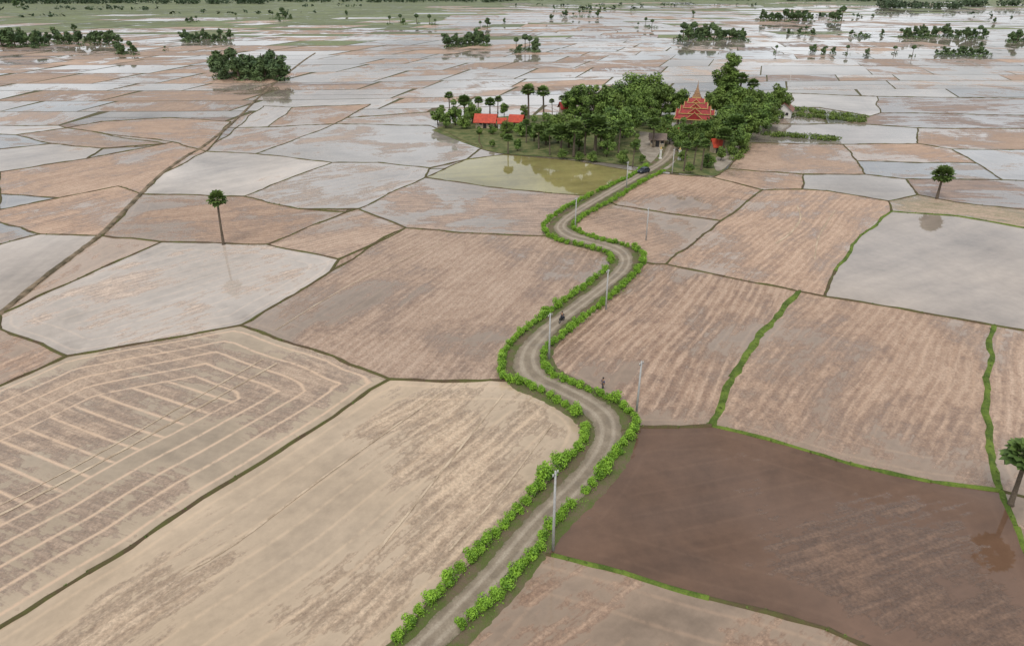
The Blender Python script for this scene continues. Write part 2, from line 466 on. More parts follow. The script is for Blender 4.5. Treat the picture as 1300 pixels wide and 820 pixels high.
FLAB = {'brown': 'drained brown paddy field with ploughed furrows', 'brown2': 'damp reddish brown paddy field with furrows',
 'pale': 'cream coloured muddy paddy field with wet streaks', 'pale1': 'pale paddy field with looping tractor tracks',
 'wet': 'wet paddy field with patches of water', 'milky': 'shallow flooded paddy field with pale mud streaks',
 'water': 'flooded paddy field reflecting the cloudy sky', 'gray': 'calm grey flooded paddy field',
 'mud': 'flooded paddy field with dark brown water', 'olive': 'olive green pond beside the temple grove',
 'blue': 'bluish grey flooded paddy field', 'dark': 'dark striped paddy field with water between ridges'}
for fi, ((kind, pts, d, kw), ids) in enumerate(zip(F, polys)):
    bd = []
    for a, b in zip(ids, ids[1:] + ids[:1]):
        bd += edge_pts(a, b)[:-1]
    bl = [(p.x, p.y) for p in bd]
    A = np.array(bl); nb = len(bl)
    area = abs(0.5 * np.sum(A[:, 0] * np.roll(A[:, 1], -1) - A[:, 1] * np.roll(A[:, 0], -1)))
    s = max(1.3, math.sqrt(area) / 26)
    mn = A.min(0); mx = A.max(0)
    gx, gy = np.meshgrid(np.arange(mn[0] + s * .5, mx[0], s), np.arange(mn[1] + s * .5, mx[1], s))
    Q = np.stack([gx.ravel(), gy.ravel()], 1)
    B0 = A; B1 = np.roll(A, -1, 0); D = B1 - B0; DL = (D ** 2).sum(1) + 1e-9
    def dist(Q):
        t = np.clip(((Q[:, None, :] - B0[None]) * D[None]).sum(2) / DL[None], 0, 1)
        return np.sqrt(((B0[None] + t[..., None] * D[None] - Q[:, None, :]) ** 2).sum(2)).min(1)
    dq = dist(Q)
    keep = [i for i in range(len(Q)) if dq[i] > s * 0.45 and inside(Q[i][0], Q[i][1], bl)]
    vs = [Vector(p) for p in bl] + [Vector((float(Q[i][0]), float(Q[i][1]))) for i in keep]
    r = delaunay_2d_cdt(vs, [(i, (i + 1) % nb) for i in range(nb)], [list(range(nb))], 1, 1e-4)
    z = 0.09 + (fi % 9) * 0.004
    o = mesh_obj('paddy_field', [(v.x, v.y, z) for v in r[0]], [tuple(f) for f in r[2]], PADDY)
    me = o.data
    ev = dist(np.array([(v.x, v.y) for v in r[0]]))
    at = me.attributes.new('edge', 'FLOAT', 'POINT'); at.data.foreach_set('value', ev.astype(np.float32))
    ca, cb, cw, lev, st, tr, rim = PR[kind]
    rnd = random.Random(fi * 13 + 5)
    g = kw.get('light', 1.0) * kw.get('dark', 1.0) * rnd.uniform(.93, 1.07)
    hue = rnd.uniform(-.03, .045)
    def cc(c): return (c[0] * g * (1 + hue), c[1] * g, c[2] * g * (1 - hue), 1)
    if kw.get('green'): ca = (.16, .16, .07)
    w0 = G(*d[0]); w1 = G(*d[1])
    ang = -math.atan2(w1.y - w0.y, w1.x - w0.x)
    nf = len(me.polygons)
    stv = kw.get('st', st) * rnd.uniform(.8, 1.15)
    set_attr(me, 'cola', [cc(ca)] * nf); set_attr(me, 'colb', [cc(cb)] * nf); set_attr(me, 'colw', [cc(cw)] * nf)
    set_attr(me, 'par', [(kw.get('lev', lev) + (rnd.uniform(-.03, .05) if 'brown' in kind else 0), stv, tr * rnd.uniform(.75, 1.1), 1)] * nf)
    set_attr(me, 'par2', [(rim, ang, rnd.random(), 1)] * nf)
    tag(o, FLAB[kind], kind='structure')

# ------------------------------------------------------------------ bunds between the fields
def bund_mat(name, c1, c2):
    m = NT(name)
    geo = m.n('ShaderNodeNewGeometry')
    a = m.noise(geo.outputs['Position'], 0.35, 3, 0.6); b = m.noise(geo.outputs['Position'], 4.0, 3, 0.7)
    f = m.math('MULTIPLY_ADD', m.math('SUBTRACT', b, .5), 1.6, m.mapr(a, .35, .65, 0, 1), True)
    m.l(m.mix(f, c1, c2), m.b.inputs['Base Color']); m.b.inputs['Roughness'].default_value = 0.9
    m.b.inputs['Specular IOR Level'].default_value = 0.2
    m.bump(b, 0.6, 0.12)
    return m.m
BUND = bund_mat('earth_bund', (0.10, 0.068, 0.042), (0.105, 0.105, 0.035))
GBUND = bund_mat('grass_bund', (0.07, 0.11, 0.02), (0.15, 0.21, 0.035))
greenlines = [[(1015,371),(965,425),(930,480),(903,541)], [(1262,414),(1252,480),(1255,560),(1270,624)],
 [(815,543),(903,541),(980,560),(1080,590),(1180,612),(1270,624)], [(700,706),(790,728),(900,760)], [(1132,269),(1092,300),(1060,345)],
 [(1270,624),(1290,670),(1310,720)],[(1132,269),(1215,275),(1300,290)]]
gkeys = {}
for gi, gl in enumerate(greenlines):
    idl = [snap(p) for p in gl]
    for a, b in zip(idl, idl[1:]): gkeys[(min(a, b), max(a, b))] = gi
bv = {0: ([], []), 1: ([], [])}
tuft_pts = []
done = set()
for ids in polys:
    for a, b in zip(ids, ids[1:] + ids[:1]):
        key = (min(a, b), max(a, b))
        if key in done or (a < NRC and b < NRC and abs(a - b) == 1): continue
        done.add(key)
        pts = edge_pts(*key)
        gi = gkeys.get(key, -1)
        which = 1 if gi >= 0 else 0
        hw = 0.26 if not which else 0.30
        if gi == 0: hw = 0.50
        if gi == 1: hw = 0.38
        fine = []
        for p, q in zip(pts, pts[1:]):
            n = max(1, int((q - p).length / 1.2))
            for i in range(n): fine.append(p.lerp(q, i / n))
        fine.append(pts[-1])
        V, Fc = bv[which]
        rnd = random.Random(key[0] * 77 + key[1])
        base = len(V)
        for i, p in enumerate(fine):
            d = (fine[min(i + 1, len(fine) - 1)] - fine[max(i - 1, 0)])
            nr = Vector((-d.y, d.x)).normalized()
            hh = rnd.uniform(.19, .32)
            w1 = hw * rnd.uniform(.7, 1.6); w2 = hw * rnd.uniform(.7, 1.6)
            for o, zz in ((-w1, 0.02), (-w1 * .55, hh * .8), (rnd.uniform(-.08, .08), hh), (w2 * .55, hh * .8), (w2, 0.02)):
                V.append((p.x + nr.x * o, p.y + nr.y * o, zz))
            tuft_pts.append((p.copy(), hw, which))
            if i:
                for k in range(4):
                    A0 = base + (i - 1) * 5 + k
                    Fc.append((A0, A0 + 1, A0 + 6, A0 + 5))
o = mesh_obj('paddy_bund', bv[0][0], bv[0][1], BUND, smooth=True); tag(o, 'low earth bunds dividing the paddy fields', kind='structure')
o = mesh_obj('grassy_bund', bv[1][0], bv[1][1], GBUND, smooth=True); tag(o, 'grass covered bunds between paddy fields', kind='structure')

# tractor tracks pressed across some fields
TMAT = bund_mat('tractor_track_mud', (.38,.29,.205), (.60,.48,.35))
def track(pts, w, z=0.135):
    c = catmull([G(*p) for p in pts], 10); V = []; Fc = []
    for i, p in enumerate(c):
        d = c[min(i + 1, len(c) - 1)] - c[max(i - 1, 0)]; nr = Vector((-d.y, d.x, 0)).normalized()
        for s in (-1, 1):
            q = p + nr * s * w * random.uniform(.6, 1.3); V.append((q.x, q.y, z))
        if i: a = (i - 1) * 2; Fc.append((a, a + 1, a + 3, a + 2))
    return V, Fc
TV, TF_ = [], []
for pts, w in [([(352,462),(200,548),(95,605),(0,655),(-90,700)], .17), ([(335,456),(190,540),(90,596),(-5,645)], .10), ([(1012,262),(1016,278),(1004,296),(985,310)], .18), ([(1060,268),(1040,300),(1034,330)], .12),
               ([(560,500),(420,600),(300,690),(240,725)], .12), ([(640,500),(560,600),(480,700)], .12), ([(700,540),(640,620),(570,700)], .10), ([(350,420),(450,360),(560,310)], .09)]:
    V, Fc = track(pts, w); b = len(TV); TV += V; TF_ += [tuple(i + b for i in f) for f in Fc]
o = mesh_obj('tractor_track', TV, TF_, TMAT); tag(o, 'pale tractor tracks crossing the muddy fields', kind='structure')

# ------------------------------------------------------------------ far patchwork of fields
rnd = random.Random(21)
fv, ff = [], []
A_, B_, W_, P1, P2 = [], [], [], [], []
def curve(Yk, x, s): return Yk + 8 * math.sin(x / 150 + s) + 4 * math.sin(x / 67 + 1.3 * s) + 0.05 * x
Y = 60.0
rr = []
ph = 0.0
while Y < 2300:
    ph += rnd.uniform(-.28, .28)
    rr.append((Y, ph))
    Y += rnd.uniform(24, 50) * (1.0 + max(0, Y - 500) / 1500)
cnt = 0
for (Y0, s0), (Y1, s1) in zip(rr, rr[1:]):
    X = -0.95 * Y1 - 80
    while X < 0.95 * Y1 + 80:
        w = rnd.uniform(24, 62) * (1.0 + max(0, Y0 - 500) / 1500)
        if rnd.random() < .2: w *= 1.6
        sl = (Y1 - Y0) * 0.35 * math.sin(X / 260 + Y0 / 300)
        g = 0.4 if Y0 < 500 else 0.8
        c = [(X + g, curve(Y0, X, s0) + g), (X + w - g, curve(Y0, X + w, s0) + g), (X + w - g + sl, curve(Y1, X + w + sl, s1) - g), (X + g + sl, curve(Y1, X + sl, s1) - g)]
        m0 = (X + w / 2, curve(Y0, X + w / 2, s0) + g); m1 = (X + w / 2 + sl, curve(Y1, X + w / 2 + sl, s1) - g)
        cnt += 1
        zq = 0.015 + (cnt % 13) * 0.005
        quads = [[c[0], m0, c[1], c[2], m1, c[3]]]
        if rnd.random() < .3:
            k = rnd.uniform(.35, .65); gy = g * .6
            def lp(a, b, t): return (a[0] + (b[0] - a[0]) * t, a[1] + (b[1] - a[1]) * t)
            l0, r0 = lp(c[0], c[3], k), lp(c[1], c[2], k + rnd.uniform(-.15, .15))
            quads = [[c[0], m0, c[1], (r0[0], r0[1] - gy), (l0[0], l0[1] - gy)], [(l0[0], l0[1] + gy), (r0[0], r0[1] + gy), c[2], m1, c[3]]]
        cx = X + w / 2; u = cx / Y0
        for qd in quads:
            b = len(fv)
            for p in qd: fv.append((p[0], p[1], zq))
            ff.append(tuple(range(b, b + len(qd))))
            wetp = 0.28 + 0.60 * max(0, min(1, (u + 0.35) / 0.9))
            if Y0 > 1300: wetp *= 0.8
            q = rnd.random()
            gp = max(0, (Y0 - 1100) / 900) + (max(0, min(.9, (Y0 - 520) / 600)) if u < -.1 else (.08 if Y0 > 600 else 0))
            if rnd.random() < gp: kd = 'green'
            elif q < wetp: kd = rnd.choice(['water', 'water', 'blue', 'wet', 'blue', 'gray', 'milky'])
            else: kd = rnd.choice(['brown2', 'brown', 'brown2', 'dark', 'wet'])
            if kd == 'green': pr = ((.10, .125, .05), (.19, .215, .085), (.22, .22, .17), .15, .5, 0, 0)
            else: pr = PR[kd]
            gg = rnd.uniform(.78, 1.14)
            def cc(cn): return (cn[0] * gg, cn[1] * gg, cn[2] * gg, 1)
            A_.append(cc(pr[0])); B_.append(cc(pr[1])); W_.append(cc(pr[2]))
            P1.append((pr[3] * rnd.uniform(.85, 1.2), pr[4], 0.0, 1)); P2.append((0, rnd.choice([0.1, 1.5]) + rnd.uniform(-.3, .3), rnd.random(), 1))
        X += w
o = mesh_obj('distant_paddy_fields', fv, ff, PADDY)
set_attr(o.data, 'cola', A_); set_attr(o.data, 'colb', B_); set_attr(o.data, 'colw', W_); set_attr(o.data, 'par', P1); set_attr(o.data, 'par2', P2)
at = o.data.attributes.new('edge', 'FLOAT', 'POINT'); at.data.foreach_set('value', np.full(len(fv), 20.0, dtype=np.float32))
tag(o, 'patchwork of distant flooded and drained paddy fields', kind='structure')

# ground sheet
o = mesh_obj('ground', [(-9000, -600, 0), (9000, -600, 0), (9000, 14000, 0), (-9000, 14000, 0)], [(0, 1, 2, 3)], GROUND)
tag(o, 'flat earth plain', kind='structure')

# grove ground
def sheet(name, pts, z, mat, label):
    w = [G(*p) for p in pts]
    w = catmull(w + [w[0]], 4)[:-1]
    bm = bmesh.new()
    vs = [bm.verts.new((p.x, p.y, z)) for p in w]
    f = bm.faces.new(vs)
    bmesh.ops.triangulate(bm, faces=[f])
    if sum(fc.normal.z for fc in bm.faces) < 0: bmesh.ops.reverse_faces(bm, faces=bm.faces)
    o = bm_obj(name, bm, mat); tag(o, label, kind='structure'); return o
GRASS = bund_mat('grove_grass', (0.07, 0.10, 0.03), (0.18, 0.175, 0.075))
sheet('grass_ground', [(548,166),(600,152),(720,146),(960,150),(952,165),(945,182),(922,213),(905,224),(850,219),(822,214),(720,202),(640,196),(600,186)], 0.16, GRASS, 'grassy earth under the temple grove')
YARD = simple_mat('yard_concrete', (.36,.31,.25), (.22,.185,.14), 0.4, .85)
sheet('temple_yard', [(812,168),(828,170),(842,182),(860,196),(850,214),(838,214),(820,203),(810,186)], 0.19, YARD, 'pale paved yard inside the temple grove')
sheet('yard_path', [(905,205),(935,178),(948,180),(925,210),(910,218)], 0.20, YARD, 'pale dirt path along the grove edge')

# ------------------------------------------------------------------ road + embankment
Lw0 = catmull([G(*a) for a, b in PAIRS], 8); Rw0 = catmull([G(*b) for a, b in PAIRS], 8)
Lw = [a.lerp(b, .05) for a, b in zip(Lw0, Rw0)]; Rw = [b.lerp(a, .05) for a, b in zip(Lw0, Rw0)]
def road_material():
    m = NT('dirt_road')
    geo = m.n('ShaderNodeNewGeometry')
    u = m.attr('across').outputs['Fac']
    a = m.noise(geo.outputs['Position'], 0.5, 4, .65); b = m.noise(geo.outputs['Position'], 5.0, 3, .7)
    d1 = m.math('ABSOLUTE', m.math('SUBTRACT', m.math('ABSOLUTE', u), 0.42))
    rut = m.mapr(d1, 0.05, 0.26, 1, 0, True)
    c = m.mix(m.mapr(a, .35, .65, 0, 1), (.21, .165, .115), (.33, .27, .20))
    c = m.mix(m.math('MULTIPLY', rut, m.mapr(a, .3, .7, .45, 1.0)), c, (.44, .37, .285))
    c = m.mix(m.mapr(b, .3, .7, .4, 0), c, (.14, .11, .075))
    gr = m.math('MULTIPLY', m.mapr(m.math('ABSOLUTE', u), .75, 1.0, 0, 1), m.mapr(b, .4, .6, 0, 1))
    c = m.mix(gr, c, (.11, .11, .05))
    m.l(c, m.b.inputs['Base Color'])
    m.l(m.mapr(a, .3, .45, .3, .85), m.b.inputs['Roughness'])
    m.bump(b, 0.4, 0.1)
    return m.m
ROAD = road_material()
us = [-1, -.7, -.42, -.15, .15, .42, .7, 1]
rv, rf, ua = [], [], []
for i, (a, b) in enumerate(zip(Lw, Rw)):
    for u in us:
        p = a.lerp(b, (u + 1) / 2)
        jit = random.uniform(-.16, .16) if abs(u) == 1 else 0
        q = p + (b - a).normalized() * jit
        zz = 0.31 + 0.03 * (1 - u * u) - (0.03 if abs(abs(u) - .42) < .01 else 0)
        rv.append((q.x, q.y, zz)); ua.append(u)
    if i:
        for k in range(7):
            s = (i - 1) * 8 + k
            rf.append((s, s + 1, s + 9, s + 8))
o = mesh_obj('dirt_road', rv, rf, ROAD, smooth=True)
at = o.data.attributes.new('across', 'FLOAT', 'POINT'); at.data.foreach_set('value', np.array(ua, dtype=np.float32))
tag(o, 'winding grey brown dirt road between hedges', kind='structure')
ev_, ef_ = [], []
for i, (a, b) in enumerate(zip(Lw0, Rw0)):
    d = (b - a).normalized()
    w = [a - d * random.uniform(1.5, 1.9), a - d * 1.1, a - d * .5, a + d * .4, b - d * .4, b + d * .5, b + d * 1.1, b + d * random.uniform(1.5, 1.9)]
    for p, zz in zip(w, (0.0, .24, .29, .27, .27, .29, .24, 0.0)): ev_.append((p.x, p.y, zz))
    if i:
        for k in range(7):
            s = (i - 1) * 8 + k
            ef_.append((s, s + 1, s + 9, s + 8))
VERGE = bund_mat('verge', (0.16, 0.12, 0.08), (0.10, 0.13, 0.035))
o = mesh_obj('road_embankment', ev_, ef_, VERGE, smooth=True); tag(o, 'low earth embankment carrying the dirt road', kind='structure')

# dirt track to the north west
TR = [(-120,505),(-60,447),(0,399),(58,352),(94,325),(130,297),(155,272),(180,246),(205,222),(235,200),(262,184),(300,152),(335,118),(362,96),(385,78),(400,68)]
tw = catmull([G(*p) for p in TR], 8)
tv, tf = [], []
for i, p in enumerate(tw):
    d = tw[min(i + 1, len(tw) - 1)] - tw[max(i - 1, 0)]
    nr = Vector((-d.y, d.x, 0)).normalized()
    for o_, zz in ((-.6, 0.0), (-.38, .32), (-.15, .36), (.15, .36), (.38, .32), (.6, 0)):
        q = p + nr * (o_ * random.uniform(.65, 1.35)); tv.append((q.x, q.y, zz))
    if i:
        for k in range(5):
            s = (i - 1) * 6 + k
            tf.append((s, s + 1, s + 7, s + 6))
TRK = bund_mat('track_earth', (0.09, 0.075, 0.045), (0.26, 0.195, 0.13))
o = mesh_obj('dirt_track', tv, tf, TRK, smooth=True); tag(o, 'straight raised dirt track across the fields', kind='structure')

# ------------------------------------------------------------------ leaf clouds
def leaf_arrays(lobes, n, size, rng, zoff=0.0):
    lob = np.array(lobes, dtype=float)
    vol = (lob[:, 3] * lob[:, 4]) ; vol /= vol.sum()
    idx = rng.choice(len(lob), n, p=vol)
    d = rng.normal(size=(n, 3)); d /= np.linalg.norm(d, axis=1)[:, None]
    r = rng.uniform(0.55, 1.1, n)
    c = lob[idx, :3] + d * lob[idx, 3:6] * r[:, None]
    nr = d * 0.8 + rng.normal(size=(n, 3)) * 0.55 + np.array([0, 0, .45]); nr /= np.linalg.norm(nr, axis=1)[:, None]
    a = np.cross(nr, rng.normal(size=(n, 3))); a /= np.linalg.norm(a, axis=1)[:, None] + 1e-9
    b = np.cross(nr, a)
    s = size * rng.uniform(.55, 1.3, n)[:, None]
    v = np.stack([c - a * s * .9, c - b * s * .45 + a * s * .1 , c + a * s, c + b * s * .45 + a * s * .1], 1).reshape(-1, 3)
    v[:, 2] = np.maximum(v[:, 2], 0.02)
    f = np.arange(n * 4).reshape(-1, 4)
    t = lob[idx, 6] + rng.uniform(-.25, .25, n) + (r - .85) * .5 + d[:, 2] * .1  # random leaf tone plus painted crown shade: inner and lower leaves darker
    return v, f, np.clip(t, 0, 1)

def leaf_obj(name, v, f, t, mat, parent=None):
    me = bpy.data.meshes.new(name)
    me.vertices.add(len(v)); me.vertices.foreach_set('co', v.astype(np.float32).ravel())
    me.loops.add(len(f) * 4); me.loops.foreach_set('vertex_index', f.astype(np.int32).ravel())
    me.polygons.add(len(f)); me.polygons.foreach_set('loop_start', np.arange(0, len(f) * 4, 4, dtype=np.int32))
    try: me.polygons.foreach_set('loop_total', np.full(len(f), 4, dtype=np.int32))
    except Exception: pass
    me.update(calc_edges=True); me.validate()
    me.materials.append(mat)
    at = me.attributes.new('tint', 'FLOAT', 'FACE'); at.data.foreach_set('value', t.astype(np.float32))
    o = bpy.data.objects.new(name, me); link(o)
    if parent: o.parent = parent
    return o

def crown_lobes(rng, cx, cy, cz, R, Hh, n):
    out = []
    for i in range(n):
        d = rng.normal(size=3); d /= np.linalg.norm(d)
        k = rng.uniform(.25, .8)
        r = R * rng.uniform(.22, .38)
        taper = 1.0 - .35 * max(0, d[2])
        out.append((cx + d[0] * R * k * taper, cy + d[1] * R * k * taper, cz + d[2] * Hh * k, r, r, r * .8, rng.uniform(.0, .95)))
    return out

def make_tree(seed, H, R, nl=13, nleaf=3600, leaf=.36, trunkfrac=.12):
    rng = np.random.default_rng(seed); rn = random.Random(seed)
    root = empty('broadleaf_tree')
    cz = H * (1 + trunkfrac) / 2; hh = H * (1 - trunkfrac) / 2 * 1.05
    lobes = crown_lobes(rng, 0, 0, cz, R, hh, nl)
    bm = bmesh.new()
    t0 = H * .45
    add_tube(bm, [(0, 0, 0), (.1, .05, t0 * .5), (-.05, .1, t0), (.1, 0, H * .75)], [H * .032, H * .024, H * .018, H * .006], 8)
    for l in lobes[:8]:
        st = Vector((0, .05, rn.uniform(t0 * .6, t0)))
        e = Vector(l[:3]); mid = st.lerp(e, .5) + Vector((0, 0, .3))
        add_tube(bm, [st, mid, e], [H * .012, H * .008, H * .003], 5)
    bm_obj('trunk', bm, BARK, root, True)
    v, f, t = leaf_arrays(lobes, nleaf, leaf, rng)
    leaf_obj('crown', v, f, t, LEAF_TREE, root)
    return root

def fan(V, Fc, T, org, direc, plen, fr, rng, tint):
    d = Vector(direc).normalized()
    s = d.cross(Vector((0, 0, 1)))
    if s.length < .1: s = Vector((1, 0, 0))
    s.normalize(); u = s.cross(d).normalized()
    base = Vector(org) + d * plen
    w = .03
    i0 = len(V)
    V += [org - s * w, org + s * w, base + s * w, base - s * w]; Fc.append((i0, i0 + 1, i0 + 2, i0 + 3)); T.append(tint * .6)
    nseg = 11
    ring = []
    for k in range(nseg + 1):
        a = math.radians(-125 + 250 * k / nseg)
        rr = fr * (1.0 if k % 2 == 0 else .74) * rng.uniform(.9, 1.08)
        p = base + (d * math.cos(a) + s * math.sin(a)) * rr + u * (0.12 * fr if k % 2 else -.04 * fr) - Vector((0, 0, .16 * fr))
        ring.append(p)
    c = len(V); V.append(base)
    b = len(V); V += ring
    for k in range(nseg):
        Fc.append((c, b + k, b + k + 1)); T.append(min(1, max(0, tint + rng.uniform(-.15, .15))))

def make_palm(seed, H, CR=1.9, lean=.3, nf=44):
    rng = random.Random(seed)
    root = empty('palm_tree')
    bm = bmesh.new()
    top = Vector((lean, lean * .4, H - CR * .85))
    pts = [Vector((0, 0, -.1)), Vector((0, 0, .4)), Vector((lean * .2, 0, H * .3)), Vector((lean * .55, lean * .1, H * .6)), top]
    add_tube(bm, pts, [.36, .27, .21, .19, .2], 9)
    bm_obj('trunk', bm, BARK, root, True)
    V, Fc, T = [], [], []
    for i in range(nf):
        ph = i * 2.39996
        zz = 1 - 1.62 * (i + .5) / nf
        r = math.sqrt(max(0, 1 - zz * zz))
        d = Vector((math.cos(ph) * r, math.sin(ph) * r, zz)) + Vector((rng.uniform(-.15, .15), rng.uniform(-.15, .15), rng.uniform(-.1, .1)))
        fan(V, Fc, T, top, d, CR * rng.uniform(.42, .6), CR * rng.uniform(.40, .52), rng, rng.uniform(.1, .8) + .15 * zz)
    o = mesh_obj('crown', V, Fc, LEAF_PALM, root)
    at = o.data.attributes.new('tint', 'FLOAT', 'FACE'); at.data.foreach_set('value', np.array(T, dtype=np.float32))
    V, Fc, T = [], [], []
    for i in range(9):
        ph = i * .7 + rng.uniform(-.2, .2)
        fan(V, Fc, T, top - Vector((0, 0, .15)), Vector((math.cos(ph) * .5, math.sin(ph) * .5, -.85)), CR * .32, CR * .3, rng, .5)
    mesh_obj('dry_fronds', V, Fc, DRYFROND, root)
    return root

PALMS = [make_palm(11, 11, 2.0, .3, 38), make_palm(12, 9, 2.2, -.25, 46), make_palm(13, 12, 1.9, .5, 38), make_palm(14, 7, 2.3, .1, 52)]
PH = [11, 9, 12, 7]
TREES = [make_tree(1, 9, 4.2, 21), make_tree(2, 9, 4.6, 24), make_tree(3, 10, 3.9, 20), make_tree(4, 8, 4.0, 21), make_tree(7, 9, 3.4, 18, 2800)]
TH = [9, 9, 10, 8, 9]
TALL = [make_tree(5, 18, 4.6, 28, 5600, .42, .2), make_tree(6, 14, 6.4, 32, 7000, .42, .1)]
LH = [18, 14]
LOWT = [make_tree(8, 5, 2.6, 13, 1800, .3, .05), make_tree(9, 5, 3.0, 15, 2200, .3, .05)]
WH = [5, 5]

def put(kind, x, y, hpx, label, cat, group=None, k=None, wide=1.0, rot=None, z=0.1):
    lst, hs = {'P': (PALMS, PH), 'T': (TREES, TH), 'L': (TALL, LH), 'S': (LOWT, WH)}[kind]
    i = random.randrange(len(lst)) if k is None else k
    H = hpx / (pxm(y) * .93)
    s = H / hs[i]
    p = G(x, y); p.z = z
    o = clone(lst[i], p, random.uniform(0, 6.28) if rot is None else rot, (s * wide, s * wide, s))
    tag(o, label, cat, group)
    return o

o = put('P', 284, 311, 66, 'lone tall sugar palm on a paddy bund', 'palm tree', k=0, rot=0, wide=1.05)
o = put('P', 1282, 642, 92, 'sugar palm at the edge of brown water', 'palm tree', k=1, rot=0, wide=1.2)
o = put('P', 1189, 253, 40, 'small round palm on a grassy bund', 'palm tree', k=3, rot=0, wide=1.1)

# grove around the temple
GT = [
 ('S',556,160,22),('S',566,163,20),('T',578,160,30),('S',590,164,18),('T',600,157,26),('P',571,150,30),('P',590,148,25),('P',607,147,22),('P',622,146,20),('S',640,147,16),('P',632,144,20),
 ('T',560,152,18),('S',608,171,10),('S',624,171,12),('S',643,170,16),('S',638,178,10),('S',664,174,20),('P',671,160,48),('P',690,160,46),('P',645,196,24),('S',648,168,12),
 ('S',625,188,10),('S',657,192,16),('P',668,182,28),('T',678,180,30),('T',693,185,38),('T',708,182,36),('P',698,198,32),('T',722,188,42),('P',712,198,38),
 ('P',684,190,30),('T',735,192,40),('P',742,198,50),('P',755,198,48),('P',728,200,44),('T',762,190,44),('T',778,184,46),('P',785,196,40),('T',770,200,28),('S',792,208,18),('S',752,206,14),('S',735,205,12),
 ('S',715,203,14),('T',752,160,50),('T',737,155,46),('T',767,158,48),('T',725,152,36),('T',782,160,40),('L',803,150,54,1),('L',822,152,56,1),('L',812,160,46,1),('T',838,152,44),('T',826,165,34),('T',800,172,36),
 ('T',790,176,38),('P',803,212,30),('T',806,194,22),('P',868,218,36),('P',880,214,34),('P',890,217,38),('S',876,221,14),('S',898,214,18),('T',862,192,26),('T',850,184,24),('T',840,176,24),
 ('T',866,178,26),('T',876,184,26),('T',887,184,29),('T',897,186,33),('T',905,190,36),('P',873,192,32),('T',846,166,26),('S',862,174,18),('S',915,205,18),('T',882,192,22),
 ('T',920,178,42),('P',930,186,38),('T',936,176,46),('T',950,178,42),('T',962,170,38),('T',972,165,32),('T',938,192,32),('P',917,196,32),('S',930,198,18),('S',945,185,16),
 ('L',916,148,76,0),('T',932,152,44),('T',944,154,42),('T',957,152,36),('T',984,149,40),('T',970,152,32),('P',948,150,45),('T',905,152,40),('T',898,146,28),('T',862,148,34),('T',850,148,34),('P',935,150,52),
 ('S',815,208,12),('S',865,205,14),('P',829,188,36),('T',775,150,38),('T',666,150,16),('P',714,150,26),('P',701,150,22)]
for t in GT:
    k = t[4] if len(t) > 4 else None
    if t[0] == 'P': put(*t[:4], 'bushy palm growing in the temple grove', 'palm tree', 'palms of the temple grove', wide=1.2)
    else: put(*t[:4], {'T': 'dense dark green tree in the temple grove', 'L': 'tall spreading tree behind the temple', 'S': 'low leafy green shrub in the temple grove'}[t[0]], 'tree', 'trees of the temple grove', k=k, wide=random.uniform(.88, 1.12))

CL = [(277,360,68,103,24),(233,294,37,54,13),(2,60,38,62,11),(60,155,38,58,13),(146,175,50,70,4),(343,372,12,25,5),(235,255,20,30,3),
 (492,520,17,32,3),(525,560,19,33,3),(566,620,39,60,16),(604,624,22,38,2),(652,685,45,68,6),(716,760,12,24,5),(862,945,32,53,22),(962,1032,13,28,18),(1045,1075,8,28,3),(1140,1250,32,50,22),(1280,1300,38,55,6),(1186,1254,58,72,10),(1078,1100,38,47,3),(998,1036,35,45,4),(805,830,25,36,3),(20,30,0,10,2)]
def far_tree(seed, palm=False):
    rng = np.random.default_rng(seed)
    H = 10.0
    bm = bmesh.new(); add_tube(bm, [(0, 0, 0), (0.1, 0, 4), (0, 0.1, 8.2)], [.35, .25, .15], 6)
    me = bpy.data.meshes.new('t'); bm.to_mesh(me); bm.free()
    tv = [v.co[:] for v in me.vertices]; tf_ = [tuple(p.vertices) for p in me.polygons]
    if palm: v, f, t = leaf_arrays([(0, 0, 8.1, 1.9, 1.9, 1.7, .4)], 320, .7, rng)
    else: v, f, t = leaf_arrays(crown_lobes(rng, 0, 0, 4.6, 3.8, 4.4, 13), 1300, .58, rng)
    nb = len(tv)
    V = tv + [tuple(x) for x in v]; Fc = tf_ + [tuple(int(a) + nb for a in x) for x in f]
    o = mesh_obj('palm_tree' if palm else 'broadleaf_tree', V, Fc, [BARK, LEAF_FAR], mi=[0] * len(tf_) + [1] * len(f))
    at = o.data.attributes.new('tint', 'FLOAT', 'FACE'); at.data.foreach_set('value', np.array([.3] * len(tf_) + list(t), dtype=np.float32))
    return o
FT = [far_tree(31), far_tree(32), far_tree(33)]; FP = [far_tree(41, True), far_tree(42, True)]
def put_far(x, y, hpx, palm, group):
    p = G(x, y); H = hpx / (pxm(y) * .97)
    if palm: H *= .9
    s = H / 9.3
    o = clone(random.choice(FP if palm else FT), p, random.uniform(0, 6.28), (s * random.uniform(.85, 1.25),) * 2 + (s,))
    tag(o, 'distant sugar palm among the paddy fields' if palm else 'distant dark green tree among the paddy fields', 'palm tree' if palm else 'tree', group)
rnd = random.Random(5)
undl = []
